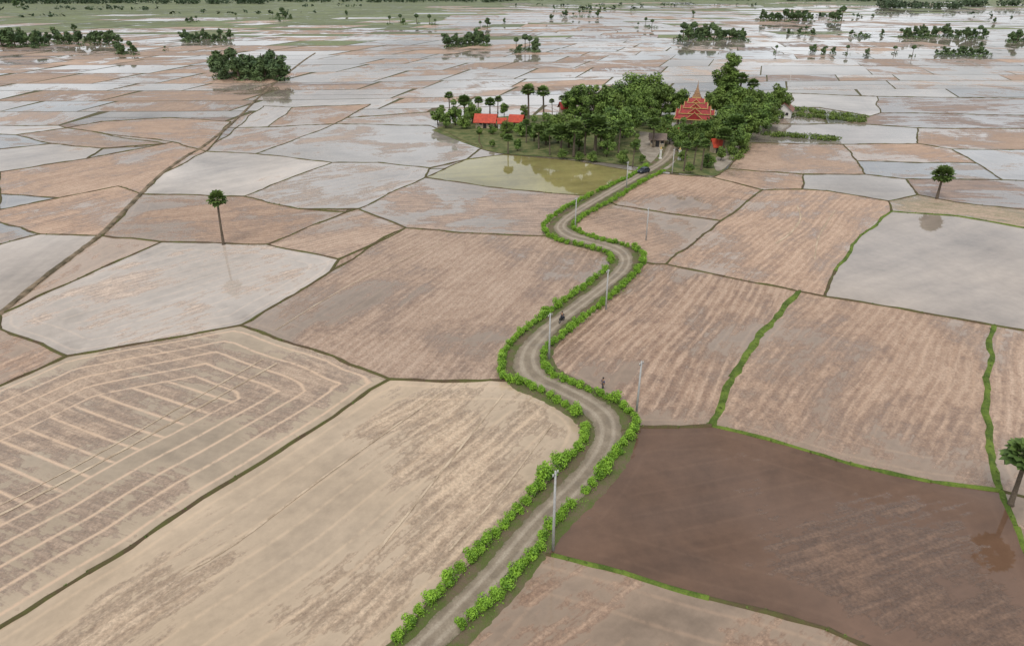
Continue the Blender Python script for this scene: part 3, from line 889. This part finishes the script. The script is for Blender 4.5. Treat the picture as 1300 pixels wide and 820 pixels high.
for (x0, x1, yt, yb, n) in CL:
    for i in range(n):
        x = x0 + (x1 - x0) * (i + rnd.uniform(.1, .9)) / n
        y = yb - rnd.uniform(0, (yb - yt) * .22)
        pal = rnd.random() < .18 or (x0 in (492, 525, 652, 1045, 805) and rnd.random() < .75)
        put_far(x, y, (yb - yt) * rnd.uniform(.45, 1.0), pal, 'trees scattered over the plain')
        for _ in range(3):
            q = G(x + rnd.uniform(-5, 5), y + rnd.uniform(-.6, .9)); r_ = rnd.uniform(1.2, 2.8)
            undl.append((q.x, q.y, r_ * .4, r_ * 1.4, r_ * 1.4, r_ * .6, rnd.uniform(.3, .9)))
for (x, y, h) in [(1031,68,12),(1045,70,12),(1057,69,10),(1075,69,11),(1100,71,10),(1135,69,10),(1158,72,14),(985,68,10),(1170,40,9),(880,20,7),(440,20,7),(700,25,7),(1120,45,8),(152,66,9),(95,40,10),(300,24,7),(355,28,6),(1262,30,8),(1245,60,7),(640,30,7),(210,65,6)]:
    put_far(x, y, h, rnd.random() < .45, 'trees scattered over the plain')
    q = G(x, y); undl.append((q.x, q.y, .6, 2.4, 2.4, .9, .4))
rng = np.random.default_rng(13)
v, f, t = leaf_arrays(undl, 16000, .8, rng)
o = leaf_obj('undergrowth', v, f, t, LEAF_FAR); tag(o, 'low scrub under the distant tree clumps', 'scrub', kind='stuff')

# far woodland masses
rng = np.random.default_rng(3)
lob = []
for (x0, x1, y, hp, n) in [(-200,340,5,10,190),(340,650,3,8,90),(-200,200,13,5,50),(640,1000,0.5,7,110),(1000,1140,2,7,56),(1120,1220,11,10,46),(1215,1500,8,10,84),(700,830,13,6,16),(1040,1120,22,6,12),(-200,1500,-5,6,420),(-200,1500,-9,6,420),(380,470,9,4,12),(1230,1500,22,7,20),(200,420,18,4,14),(-100,80,22,5,14),(600,1000,8,4,24)]:
    for i in range(n):
        p = G(rng.uniform(x0, x1), y + rng.uniform(-1.2, .8)); H = hp / pxm(y) * rng.uniform(.55, 1.05)
        R = H * rng.uniform(.6, 1.1)
        lob.append((p.x, p.y, H * .5, R, R, H * .5, rng.uniform(.0, .6)))
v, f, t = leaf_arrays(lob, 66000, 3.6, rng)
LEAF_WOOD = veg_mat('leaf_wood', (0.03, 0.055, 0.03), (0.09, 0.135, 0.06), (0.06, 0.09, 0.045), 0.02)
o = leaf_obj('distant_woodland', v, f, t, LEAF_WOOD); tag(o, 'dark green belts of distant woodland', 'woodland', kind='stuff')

# ------------------------------------------------------------------ hedges along the road
def make_bush(seed):
    rng = np.random.default_rng(seed)
    lobes = []
    for i in range(9):
        a = rng.uniform(0, 6.28); k = rng.uniform(.05, .40)
        r = rng.uniform(.26, .38)
        lobes.append((math.cos(a) * k, math.sin(a) * k, rng.uniform(.3, .8), r, r, r, rng.uniform(.1, .95)))
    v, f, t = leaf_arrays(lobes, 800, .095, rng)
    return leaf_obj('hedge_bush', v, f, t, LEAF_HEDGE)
BUSH = [make_bush(s) for s in range(50, 56)]
HL = [(505,815),(545,768),(585,726),(622,690),(645,665),(668,640),(702,602),(732,575),(742,556),(737,535),(702,508),(668,492),(640,482),(638,458),(655,432),(690,404),(722,382),(750,360),(771,342),(774,326),(742,315),(702,305),(690,292),(702,277),(732,259),(770,240),(800,226),(822,212)]
HR = [(585,800),(625,765),(660,725),(682,703),(702,670),(733,640),(762,605),(787,572),(806,545),(799,525),(770,508),(737,494),(712,485),(696,475),(690,452),(715,428),(745,403),(780,375),(804,352),(817,331),(806,318),(770,309),(742,300),(727,290),(745,274),(780,255),(815,233),(843,219)]
rnd = random.Random(9)
for line, sd in ((HL, -1), (HR, 1)):
    w = catmull([G(*p) for p in line], 10)
    acc = 0; nxt = 0
    for p, q in zip(w, w[1:]):
        d = q - p; L_ = d.length
        while nxt < acc + L_:
            t = (nxt - acc) / L_
            c = p.lerp(q, t)
            nr = Vector((-d.y, d.x, 0)).normalized()
            c += nr * rnd.uniform(-.14, .14); c.z = .16
            s = rnd.uniform(.8, 1.15)
            if c.y < 62: s *= 1.1
            if rnd.random() < .1: s *= 1.25
            if rnd.random() > .02:
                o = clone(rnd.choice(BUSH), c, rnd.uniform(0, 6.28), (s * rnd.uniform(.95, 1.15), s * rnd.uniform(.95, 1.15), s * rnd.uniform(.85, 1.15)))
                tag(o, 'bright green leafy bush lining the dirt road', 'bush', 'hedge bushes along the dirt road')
            nxt += rnd.uniform(1.05, 1.4) if c.y < 90 else rnd.uniform(1.15, 1.5)
        acc += L_

rng = np.random.default_rng(77)
lob = []
for line in (HL, HR):
    w = catmull([G(*p) for p in line], 20)
    for p in w:
        if rng.random() < .7:
            lob.append((p.x + rng.uniform(-.5, .5), p.y + rng.uniform(-.5, .5), .28, .33, .33, .16, rng.uniform(.1, .7)))
v, f, t = leaf_arrays(lob, 9000, .10, rng); v[:, 2] = np.maximum(v[:, 2], .2)
o = leaf_obj('weeds', v, f, t, LEAF_HEDGE); tag(o, 'low weeds at the foot of the hedges', 'weeds', kind='stuff')
lob = []
for p, hw, g in tuft_pts:
    if g and rng.random() < .8 or (not g and rng.random() < .35 and p.y < 170): lob.append((p.x + rng.uniform(-hw, hw) * .5, p.y + rng.uniform(-hw, hw) * .5, .22, hw * .5, hw * .5, .09, rng.uniform(.1, .75)))
v, f, t = leaf_arrays(lob, 12000, .085, rng)
LEAF_GRASS = veg_mat('leaf_grass', (0.06, 0.10, 0.02), (0.18, 0.26, 0.045), (0.13, 0.17, 0.04), .5)
o = leaf_obj('grass', v, f, t, LEAF_GRASS); tag(o, 'rough grass growing on the bunds', 'grass', kind='stuff')
lob = []
for (x0, y0, x1, y1, n, wd) in [(1010,140,1098,152,70,3.0),(1012,147,1098,156,60,2.5),(975,172,1062,179,60,2.0),(985,145,1010,150,12,2.0),(935,205,950,186,20,1.2)]:
    for i in range(n):
        p = G(x0 + (x1 - x0) * i / n, y0 + (y1 - y0) * i / n)
        lob.append((p.x + rng.uniform(-wd, wd), p.y + rng.uniform(-wd, wd), .7, 1.0, 1.0, .8, rng.uniform(.1, .9)))
v, f, t = leaf_arrays(lob, 12000, .3, rng)
o = leaf_obj('vegetable_plants', v, f, t, LEAF_GRASS); tag(o, 'green vegetable plants in rows beside flooded fields', 'crops', kind='stuff')

# ------------------------------------------------------------------ buildings
RED = simple_mat('red_roof_tile', (.36,.028,.026), (.22,.02,.018), 1.2, .6)
ORANGE = simple_mat('orange_roof', (.56,.07,.03), (.36,.045,.022), 1.6, .6)
GOLD = simple_mat('gold_trim', (.62,.45,.18), (.45,.3,.1), 3, .5)
CREAM = simple_mat('cream_plaster', (.46,.38,.27), (.34,.28,.2), 1.0, .8)
WHITE = simple_mat('white_paint', (.75,.74,.70), (.6,.58,.54), 1.0, .7)
GREYR = simple_mat('grey_brown_roof', (.22,.16,.13), (.15,.11,.09), 1.0, .7)
BROWNR = simple_mat('reddish_brown_roof', (.30,.12,.085), (.2,.085,.06), 1.0, .7)
DARKW = simple_mat('dark_opening', (.03,.03,.035), (.02,.02,.02), 1.0, .3)
CONC = simple_mat('concrete', (.46,.45,.43), (.34,.33,.31), 2.0, .85)
STONE = simple_mat('spire_stone', (.42,.26,.14), (.28,.15,.08), 3.0, .7)

def temple(loc, rz):
    R = empty('temple', loc); R.rotation_euler = (0, 0, rz)
    bm = bmesh.new(); add_box(bm, (0, 0, .35), (17, 19, .7)); add_box(bm, (0, 0, .95), (14.5, 16.5, .5)); add_box(bm, (0, -9.9, .3), (4, 1.6, .6)); add_box(bm, (0, -9.2, .62), (4, 1.4, .6))
    bm_obj('platform', bm, CONC, R)
    bm = bmesh.new(); add_box(bm, (0, 0, 3.3), (9.6, 11.0, 4.2)); bm_obj('wall', bm, CREAM, R)
    for y in (-5.56, 5.56):
        bm = bmesh.new(); add_box(bm, (0, y, 2.5), (1.8, .1, 2.6)); bm_obj('door', bm, RED, R)
    for sx in (-1, 1):
        for k in range(4):
            bm = bmesh.new(); add_box(bm, (sx * 4.84, -4 + k * 2.7, 3.1), (.08, 1.1, 1.7)); add_box(bm, (sx * 4.86, -4 + k * 2.7, 4.05), (.14, 1.4, .16), 1); add_box(bm, (sx * 4.86, -4 + k * 2.7, 2.18), (.14, 1.4, .12), 1)
            bm_obj('window', bm, [DARKW, GOLD], R)
        for k in range(6):
            bm = bmesh.new(); x = sx * 6.1; y = -6.5 + k * 2.6
            add_tube(bm, [(x, y, 1.2), (x, y, 1.5), (x, y, 5.1), (x, y, 5.4)], [.34, .22, .2, .36], 10); bm_obj('column', bm, CREAM, R)
    z = 5.4
    tiers = [(7.2, 7.6, 5.4, 5.8, 1.75), (5.7, 6.1, 4.1, 4.5, 1.7), (4.4, 4.8, 2.9, 3.3, 1.6), (3.1, 3.4, 1.7, 1.9, 1.5)]
    for (hx, hy, nx, ny, th) in tiers:
        bm = bmesh.new()
        rings = []
        for (k, zk) in [(0, 0), (.4, .3), (.75, .66), (1.0, 1.0)]:
            a = hx + (nx - hx) * k; b = hy + (ny - hy) * k
            rings.append([bm.verts.new(p) for p in ((-a, -b, z + zk * th), (a, -b, z + zk * th), (a, b, z + zk * th), (-a, b, z + zk * th))])
        for r0, r1 in zip(rings, rings[1:]):
            for k in range(4): bm.faces.new((r0[k], r0[(k + 1) % 4], r1[(k + 1) % 4], r1[k]))
        bm.faces.new(rings[-1]); bm.faces.new(list(reversed(rings[0])))
        bm_obj('roof_tier', bm, RED, R)
        bm = bmesh.new()
        for (cx, cy, sx, sy) in ((0, -hy, 2 * hx + .3, .2), (0, hy, 2 * hx + .3, .2), (-hx, 0, .2, 2 * hy - .2), (hx, 0, .2, 2 * hy - .2)):
            add_box(bm, (cx, cy, z - .02), (sx, sy, .26))
        for sx in (-1, 1):
            for sy in (-1, 1):
                p = Vector((sx * hx, sy * hy, z + .1)); q = Vector((sx, sy, 0)).normalized()
                add_tube(bm, [p - q * .2, p + q * .2 + Vector((0, 0, .3)), p + q * .22 + Vector((0, 0, .75))], [.1, .08, .02], 5)
        bm_obj('eave_trim', bm, GOLD, R)
        gw = hx * .42
        for (dx, dy, hh) in ((0, -1, hy), (0, 1, hy), (-1, 0, hx), (1, 0, hx)):
            bm = bmesh.new()
            side = Vector((-dy, dx, 0)); out = Vector((dx, dy, 0)) * (hh - .25)
            gz = z + .12
            a = out - side * gw + Vector((0, 0, gz)); b = out + side * gw + Vector((0, 0, gz)); c = out + Vector((0, 0, gz + gw * .85))
            back = -Vector((dx, dy, 0)) * 2.2
            vs = [bm.verts.new(p) for p in (a, b, c, a + back, b + back, c + back)]
            f = bm.faces.new((vs[0], vs[1], vs[2])); f.material_index = 0
            bm.faces.new((vs[1], vs[4], vs[5], vs[2])); bm.faces.new((vs[0], vs[2], vs[5], vs[3]))
            fo = Vector((dx, dy, 0)) * .06
            add_tube(bm, [a + fo, c + fo], [.13, .1], 5, 1); add_tube(bm, [b + fo, c + fo], [.13, .1], 5, 1)
            add_tube(bm, [c, c + Vector((0, 0, .8))], [.1, .02], 5, 1)
            bm_obj('gable', bm, [RED, GOLD], R)
        z += th
        bm = bmesh.new(); add_box(bm, (0, 0, z + .12), (2 * nx - .3, 2 * ny - .3, .4)); bm_obj('roof_neck', bm, GOLD, R)
        z += .22
    bm = bmesh.new()
    prof = [(1.6, 0), (1.6, .5), (1.3, .6), (1.35, 1.1), (1.0, 1.25), (1.05, 1.8), (.75, 2.0), (.78, 2.5), (.5, 2.8), (.5, 3.2), (.28, 3.6), (.24, 4.3), (.12, 5.0), (.05, 6.2)]
    add_tube(bm, [(0, 0, z + h) for _, h in prof], [q for q, _ in prof], 12)
    bm_obj('spire', bm, [STONE], R)
    return tag(R, 'Buddhist temple with tiered red roofs and spire', 'temple')
T_ = temple(G(880, 166) + Vector((0, 0, .15)), math.radians(-16)); T_.scale = (.88, .88, .84)

def gable_house(name, loc, rz, w, d, h, rh, wall, roof, label, cat='building', ov=.6, ridge_x=True):
    R = empty(name, loc); R.rotation_euler = (0, 0, rz)
    bm = bmesh.new(); add_box(bm, (0, 0, h / 2), (w, d, h))
    for s in (-1, 1):
        if ridge_x: pts = [(s * w / 2, -d / 2, h), (s * w / 2, d / 2, h), (s * w / 2, 0, h + rh * .92)]
        else: pts = [(-w / 2, s * d / 2, h), (w / 2, s * d / 2, h), (0, s * d / 2, h + rh * .92)]
        bm.faces.new([bm.verts.new(p) for p in pts])
    bm_obj('wall', bm, wall, R)
    bm = bmesh.new()
    a = w / 2 + ov; b = d / 2 + ov; dz = -ov * rh / ((d if ridge_x else w) / 2)
    th = .15
    for s in (-1, 1):
        if ridge_x: P_ = [(-a, s * b, h + dz), (a, s * b, h + dz), (a, 0, h + rh), (-a, 0, h + rh)]
        else: P_ = [(s * a, -b, h + dz), (s * a, b, h + dz), (0, b, h + rh), (0, -b, h + rh)]
        lo = [bm.verts.new(p) for p in P_]; hi = [bm.verts.new((p[0], p[1], p[2] + th)) for p in P_]
        bm.faces.new(lo); bm.faces.new(hi)
        for k in range(4): bm.faces.new((lo[k], lo[(k + 1) % 4], hi[(k + 1) % 4], hi[k]))
    bmesh.ops.recalc_face_normals(bm, faces=bm.faces)
    bm_obj('roof', bm, roof, R)
    bm = bmesh.new(); add_box(bm, (0, -d / 2 - .03, 1.05), (1.1, .08, 2.1)); bm_obj('door', bm, DARKW, R)
    n = max(1, int(w / 3))
    for k in range(n):
        for s in (-1, 1):
            x = s * (1.4 + k * 2.2)
            if abs(x) < w / 2 - .6:
                bm = bmesh.new(); add_box(bm, (x, -d / 2 - .03, 1.6), (.9, .08, 1.0)); add_box(bm, (x, -d / 2 - .05, 1.06), (1.1, .14, .08), 1); bm_obj('window', bm, [DARKW, WHITE], R)
    return tag(R, label, cat)
Z1 = Vector((0, 0, .14))
gable_house('monk_hall', G(617, 162) + Z1, math.radians(-8), 6.4, 4.6, 2.4, 1.9, CREAM, ORANGE, 'low hall with bright red gabled roof', ov=.7)
gable_house('monk_hall', G(637, 163) + Z1, math.radians(6), 2.6, 3.6, 2.0, 1.2, WHITE, ORANGE, 'small white outbuilding with red roof', ov=.4)
gable_house('monk_hall', G(656, 161) + Z1, math.radians(-14), 3.8, 4.4, 2.2, 1.6, CREAM, ORANGE, 'small hall with bright red roof beside trees', ov=.7)
gable_house('house', G(719, 150) + Z1, math.radians(10), 4.5, 4.5, 3.8, 1.8, CREAM, RED, 'small house with red roof among trees')
gable_house('house', G(994, 149) + Z1, math.radians(-25), 5.6, 7, 3.0, 2.4, WHITE, BROWNR, 'small white house with steep reddish brown roof', ridge_x=False)
gable_house('shrine', G(853, 180) + Z1, math.radians(5), 2.6, 2.6, 2.6, 1.4, WHITE, RED, 'small white shrine with red roof')
gable_house('shrine', G(908, 194) + Z1, math.radians(15), 2.4, 2.4, 2.4, 1.5, CREAM, ORANGE, 'small cream shrine with orange roof')
gable_house('pavilion', G(834, 186) + Z1, math.radians(-10), 4.2, 3.4, 2.5, 1.2, CREAM, GREYR, 'low cream pavilion with grey roof')

def gate_pillar(loc):
    R = empty('gate_pillar', loc)
    bm = bmesh.new(); add_box(bm, (0, 0, .2), (.8, .8, .4)); add_box(bm, (0, 0, 1.5), (.5, .5, 2.2)); add_box(bm, (0, 0, 2.68), (.75, .75, .16)); bm_obj('post', bm, WHITE, R)
    bm = bmesh.new(); add_tube(bm, [(0, 0, 2.76), (0, 0, 2.95), (0, 0, 3.2), (0, 0, 3.6)], [.28, .32, .18, .03], 8); bm_obj('finial', bm, GOLD, R)
    return tag(R, 'white gate pillar with pointed gold finial', 'gate pillar', 'pillars of the temple gate')
gate_pillar(G(838, 203) + Vector((0, 0, .2))); gate_pillar(G(862, 204) + Vector((0, 0, .2)))

R = empty('flag_pole', G(998, 134) + Vector((0, 0, .05)))
bm = bmesh.new(); add_tube(bm, [(0, 0, 0), (0, 0, .5), (0, 0, 12.5), (0, 0, 12.8)], [.3, .12, .07, .12], 8); bm_obj('pole', bm, WHITE, R)
bm = bmesh.new(); add_box(bm, (0, 0, .15), (1.2, 1.2, .3)); bm_obj('base', bm, CONC, R)
tag(R, 'tall slim white flag pole on concrete base', 'flag pole')

# ------------------------------------------------------------------ utility poles
POLEM = simple_mat('pole_concrete', (.50,.50,.49), (.38,.38,.37), 2.0, .8)
IRON = simple_mat('galvanised_iron', (.30,.31,.32), (.2,.2,.2), 4.0, .5, .3)
def utility_pole(x, y, hpx, rz, lean=0.0):
    k = pxm(y); p = G(x, y)
    dist = math.hypot(p.x, p.y, CAM_H); cosf = math.hypot(p.x, p.y) / dist
    H = hpx / (k * cosf * 1.02)
    H = min(max(H, 6.5), 10)
    R = empty('utility_pole', Vector((p.x, p.y, .15))); R.rotation_euler = (0, lean, rz)
    bm = bmesh.new(); add_tube(bm, [(0, 0, -.2), (0, 0, H * .5), (0, 0, H)], [.14, .115, .085], 8); bm_obj('post', bm, POLEM, R, True)
    bm = bmesh.new(); add_box(bm, (0, 0, H - .35), (.8, .08, .08)); bm_obj('crossarm', bm, IRON, R)
    for sx in (-.34, .34):
        bm = bmesh.new(); add_tube(bm, [(sx, 0, H - .31), (sx, 0, H - .24), (sx, 0, H - .2), (sx, 0, H - .1)], [.03, .06, .035, .04], 6); bm_obj('insulator', bm, WHITE, R)
    tag(R, 'slim grey concrete utility pole beside the road', 'utility pole', 'utility poles along the dirt road')
for a in [(702,700,90,.9,0),(808,524,62,.8,.02),(697,458,58,.8,0),(769,394,48,.8,0),(730,292,38,.8,.01),(820,306,30,.8,0),(795,240,26,.8,0),(853,222,30,.8,0)]:
    utility_pole(*a)

# ------------------------------------------------------------------ person / rider / motorbike / car
SKIN = simple_mat('skin', (.30,.17,.10), (.26,.14,.08), 5, .6)
HAIR = simple_mat('black_hair', (.02,.017,.015), None, 5, .5)
def skinned(name, joints, bones, mat, parent=None):
    me = bpy.data.meshes.new(name)
    me.from_pydata([j[0] for j in joints], bones, []); me.update()
    o = bpy.data.objects.new(name, me); link(o)
    if parent: o.parent = parent
    o.modifiers.new('Skin', 'SKIN')
    for i, j in enumerate(joints):
        r = j[1]; r = r if isinstance(r, tuple) else (r, r)
        me.skin_vertices[0].data[i].radius = r
    me.skin_vertices[0].data[0].use_root = True
    ss = o.modifiers.new('Sub', 'SUBSURF'); ss.levels = 1; ss.render_levels = 1
    me.materials.append(mat)
    return o
def person(name, loc, rz, seated, shirtc, pantc, label):
    sh = simple_mat('shirt', shirtc); pn = simple_mat('trousers', pantc)
    R = empty(name, loc); R.rotation_euler = (0, 0, rz)
    if not seated:
        hip = .92; J = [((0,0,hip),(.14,.10)),((0,.01,1.15),(.13,.1)),((0,0,1.38),(.15,.1)),((0,.01,1.5),.055),((0,.03,1.62),(.085,.1)),((0,.03,1.72),(.07,.085)),
          ((-.1,0,.86),.085),((-.11,.16,.5),.06),((-.11,.1,.1),.045),((-.11,.24,.04),.035),((.1,0,.86),.085),((.11,-.05,.48),.06),((.11,-.25,.12),.045),((.11,-.12,.04),.035),
          ((-.2,0,1.4),.055),((-.25,-.06,1.12),.045),((-.24,.1,.9),.033),((-.24,.15,.82),.035),((.2,0,1.4),.055),((.25,.08,1.12),.045),((.24,.24,.92),.033),((.24,.3,.86),.035)]
    else:
        hip = .82; J = [((0,0,hip),(.15,.11)),((0,.02,1.02),(.13,.1)),((0,.06,1.25),(.15,.1)),((0,.08,1.37),.055),((0,.1,1.49),(.085,.1)),((0,.1,1.59),(.07,.085)),
          ((-.12,.05,.8),.085),((-.17,.42,.74),.065),((-.17,.34,.34),.045),((-.17,.46,.27),.035),((.12,.05,.8),.085),((.17,.42,.74),.065),((.17,.34,.34),.045),((.17,.46,.27),.035),
          ((-.2,.07,1.27),.055),((-.28,.22,1.06),.045),((-.27,.46,1.06),.033),((-.27,.53,1.06),.035),((.2,.07,1.27),.055),((.28,.22,1.06),.045),((.27,.46,1.06),.033),((.27,.53,1.06),.035)]
    Bn = [(0,1),(1,2),(2,3),(3,4),(4,5),(0,6),(6,7),(7,8),(8,9),(0,10),(10,11),(11,12),(12,13),(2,14),(14,15),(15,16),(16,17),(2,18),(18,19),(19,20),(20,21)]
    skinned('body', J, Bn, SKIN, R)
    jj = lambda i, k=1.12: (J[i][0], tuple(x * k for x in J[i][1]) if isinstance(J[i][1], tuple) else (J[i][1] * k + .012,) * 2)
    skinned('shirt', [jj(0, 1.1), jj(1), jj(2), jj(14), jj(15), jj(18), jj(19)], [(0,1),(1,2),(2,3),(3,4),(2,5),(5,6)], sh, R)
    skinned('trousers', [jj(0, 1.12), jj(6), jj(7), jj(8), jj(10), jj(11), jj(12)], [(0,1),(1,2),(2,3),(0,4),(4,5),(5,6)], pn, R)
    bm = bmesh.new(); bmesh.ops.create_icosphere(bm, subdivisions=2, radius=.115)
    h = Vector(J[5][0])
    bmesh.ops.transform(bm, matrix=Matrix.Translation(h + Vector((0, -.02, .0))) @ Matrix.Diagonal((.9, 1.05, .95, 1)), verts=bm.verts)
    bm_obj('hair', bm, HAIR, R, True)
    return tag(R, label, 'person')
person('person', G(765, 497) + Vector((0, 0, .2)), 2.0, False, (.10,.11,.2), (.05,.05,.06), 'person in dark blue shirt walking beside the hedge')

bp = G(713, 411) + Vector((0, 0, .33))
dr = G(742, 384) - G(713, 408); brz = math.atan2(dr.y, dr.x) - math.pi / 2
BK = empty('motorcycle', bp); BK.rotation_euler = (0, 0, brz)
RUB = simple_mat('tyre_rubber', (.02,.02,.02), None, 5, .8); PAINT = simple_mat('dark_paint', (.03,.03,.04), None, 5, .3); VIN = simple_mat('black_vinyl', (.02,.02,.02), None, 5, .5)
for y in (-.62, .62):
    W_e = empty('wheel', (0, y, .29)); W_e.parent = BK
    bm = bmesh.new()
    ring = [(0, math.cos(t) * .26, math.sin(t) * .26) for t in np.linspace(0, 2 * math.pi, 21)]
    add_tube(bm, ring, [.045] * 21, 6, 0, False); bm_obj('tyre', bm, RUB, W_e, True)
    bm = bmesh.new(); add_tube(bm, [(-.06, 0, 0), (.06, 0, 0)], [.05, .05], 8)
    for k in range(6):
        a = k * math.pi / 3; add_tube(bm, [(0, 0, 0), (0, math.cos(a) * .23, math.sin(a) * .23)], [.012, .012], 4)
    bm_obj('rim', bm, IRON, W_e)
bm = bmesh.new(); add_tube(bm, [(0, -.75, .62), (0, -.4, .6), (0, -.1, .42), (0, .2, .45), (0, .42, .8)], [.06, .12, .13, .1, .05], 8); add_tube(bm, [(0, -.15, .33), (0, .15, .33)], [.12, .12], 8); bm_obj('body', bm, PAINT, BK, True)
bm = bmesh.new(); add_tube(bm, [(0, -.75, .74), (0, -.45, .75), (0, -.05, .72), (0, .1, .62)], [.08, .12, .11, .05], 8); bm_obj('seat', bm, VIN, BK, True)
bm = bmesh.new(); add_tube(bm, [(0, .62, .29), (0, .5, .65), (0, .42, .95)], [.035, .035, .03], 6); add_tube(bm, [(-.3, .36, 1.02), (-.1, .44, .98), (.1, .44, .98), (.3, .36, 1.02)], [.018] * 4, 6); bm_obj('handlebar', bm, IRON, BK)
bm = bmesh.new(); add_tube(bm, [(0, .46, .86), (0, .56, .86)], [.09, .07], 8); bm_obj('headlight', bm, WHITE, BK)
tag(BK, 'small dark motorcycle ridden along the dirt road', 'motorcycle')
person('person', bp, brz, True, (.04,.04,.05), (.04,.045,.07), 'person in dark clothes riding a small motorcycle')

def car(loc, rz):
    R = empty('parked_car', loc); R.rotation_euler = (0, 0, rz)
    CP_ = simple_mat('dark_blue_paint', (.04,.05,.07), None, 2, .4); GL = simple_mat('car_glass', (.02,.025,.03), None, 2, .08)
    prof = [(-2.2,.35),(-2.25,.8),(-2.1,1.05),(-1.2,1.1),(-.6,1.65),(1.3,1.7),(2.0,1.1),(2.2,.9),(2.2,.35)]
    bm = bmesh.new()
    L_ = [bm.verts.new((-.86, y, z)) for y, z in prof]; R_ = [bm.verts.new((.86, y, z)) for y, z in prof]
    bm.faces.new(L_); bm.faces.new(list(reversed(R_)))
    for i in range(len(prof)):
        j = (i + 1) % len(prof); bm.faces.new((L_[i], R_[i], R_[j], L_[j]))
    bmesh.ops.recalc_face_normals(bm, faces=bm.faces)
    bmesh.ops.bevel(bm, geom=bm.edges[:], offset=.06, segments=2, affect='EDGES')
    bm_obj('body', bm, CP_, R)
    for sx in (-1, 1):
        for (y, w) in ((-.15, .75), (.85, .9)):
            bm = bmesh.new(); add_box(bm, (sx * .865, y, 1.38), (.02, w, .38)); bm_obj('window', bm, GL, R)
    bm = bmesh.new(); v = [bm.verts.new(p) for p in ((-.7,-1.14,1.17),(.7,-1.14,1.17),(.66,-.68,1.6),(-.66,-.68,1.6))]; bm.faces.new(v); bm_obj('windscreen', bm, GL, R)
    for sx in (-.82, .82):
        for y in (-1.35, 1.35):
            bm = bmesh.new(); add_tube(bm, [(sx - .1, y, .34), (sx + .1, y, .34)], [.34, .34], 14); bm_obj('wheel', bm, RUB, R)
        bm = bmesh.new(); add_box(bm, (sx * .8, -2.24, .78), (.3, .06, .14)); bm_obj('headlight', bm, WHITE, R)
    R.scale = (.8, .8, .8)
    return tag(R, 'dark blue parked car near the temple gate', 'car')
car(G(817, 221) + Vector((0, 0, .33)), math.radians(-50))

for r in PALMS + TREES + TALL + LOWT + FT + FP + BUSH: purge(r)

# ------------------------------------------------------------------ camera, light, world
cd = bpy.data.cameras.new('camera'); cam = bpy.data.objects.new('camera', cd); link(cam)
cd.sensor_width = 36; cd.lens = FOC / 1300 * 36; cd.shift_y = -45 / 1300; cd.clip_start = .5; cd.clip_end = 20000
cam.location = (0, 0, CAM_H); cam.rotation_euler = (math.radians(66), 0, 0)
scene.camera = cam
sd = bpy.data.lights.new('sun', 'SUN'); sun = bpy.data.objects.new('sun', sd); link(sun)
sd.energy = 1.3; sd.angle = math.radians(20); sd.color = (1, .94, .85)
EL, AZ = math.radians(58), math.radians(200)
dirv = Vector((math.sin(AZ) * math.cos(EL), math.cos(AZ) * math.cos(EL), math.sin(EL)))
sun.rotation_euler = dirv.to_track_quat('Z', 'Y').to_euler()
w = bpy.data.worlds.new('World'); scene.world = w; w.use_nodes = True
t = w.node_tree; t.nodes.clear()
out = t.nodes.new('ShaderNodeOutputWorld'); bg = t.nodes.new('ShaderNodeBackground')
sky = t.nodes.new('ShaderNodeTexSky'); sky.sky_type = 'NISHITA'; sky.sun_disc = False
sky.sun_elevation = EL; sky.sun_rotation = AZ; sky.dust_density = 3.0; sky.air_density = 1.0
hs = t.nodes.new('ShaderNodeHueSaturation'); hs.inputs['Saturation'].default_value = .3; hs.inputs['Value'].default_value = 1.0
# overcast veil of cloud over the clear-sky model
veil = t.nodes.new('ShaderNodeMix'); veil.data_type = 'RGBA'; veil.inputs[0].default_value = .6; veil.inputs[7].default_value = (7.3, 7.55, 7.9, 1)
tc = t.nodes.new('ShaderNodeTexCoord'); mp = t.nodes.new('ShaderNodeMapping'); mp.inputs['Scale'].default_value = (1, 1, 3)
nz = t.nodes.new('ShaderNodeTexNoise'); nz.inputs['Scale'].default_value = 3.2; nz.inputs['Detail'].default_value = 5
mr = t.nodes.new('ShaderNodeMapRange'); mr.inputs[1].default_value = .36; mr.inputs[2].default_value = .66; mr.inputs[3].default_value = .66; mr.inputs[4].default_value = 1.42
mx = t.nodes.new('ShaderNodeMix'); mx.data_type = 'RGBA'; mx.blend_type = 'MULTIPLY'; mx.inputs[0].default_value = 1
L = t.links.new
L(sky.outputs[0], hs.inputs['Color']); L(tc.outputs['Generated'], mp.inputs[0]); L(mp.outputs[0], nz.inputs['Vector']); L(nz.outputs[0], mr.inputs[0])
L(hs.outputs[0], veil.inputs[6])
L(veil.outputs[2], mx.inputs[6]); L(mr.outputs[0], mx.inputs[7]); L(mx.outputs[2], bg.inputs[0]); bg.inputs[1].default_value = .13
L(bg.outputs[0], out.inputs[0])
scene.view_settings.view_transform = 'Standard'; scene.view_settings.look = 'None'; scene.view_settings.exposure = 0
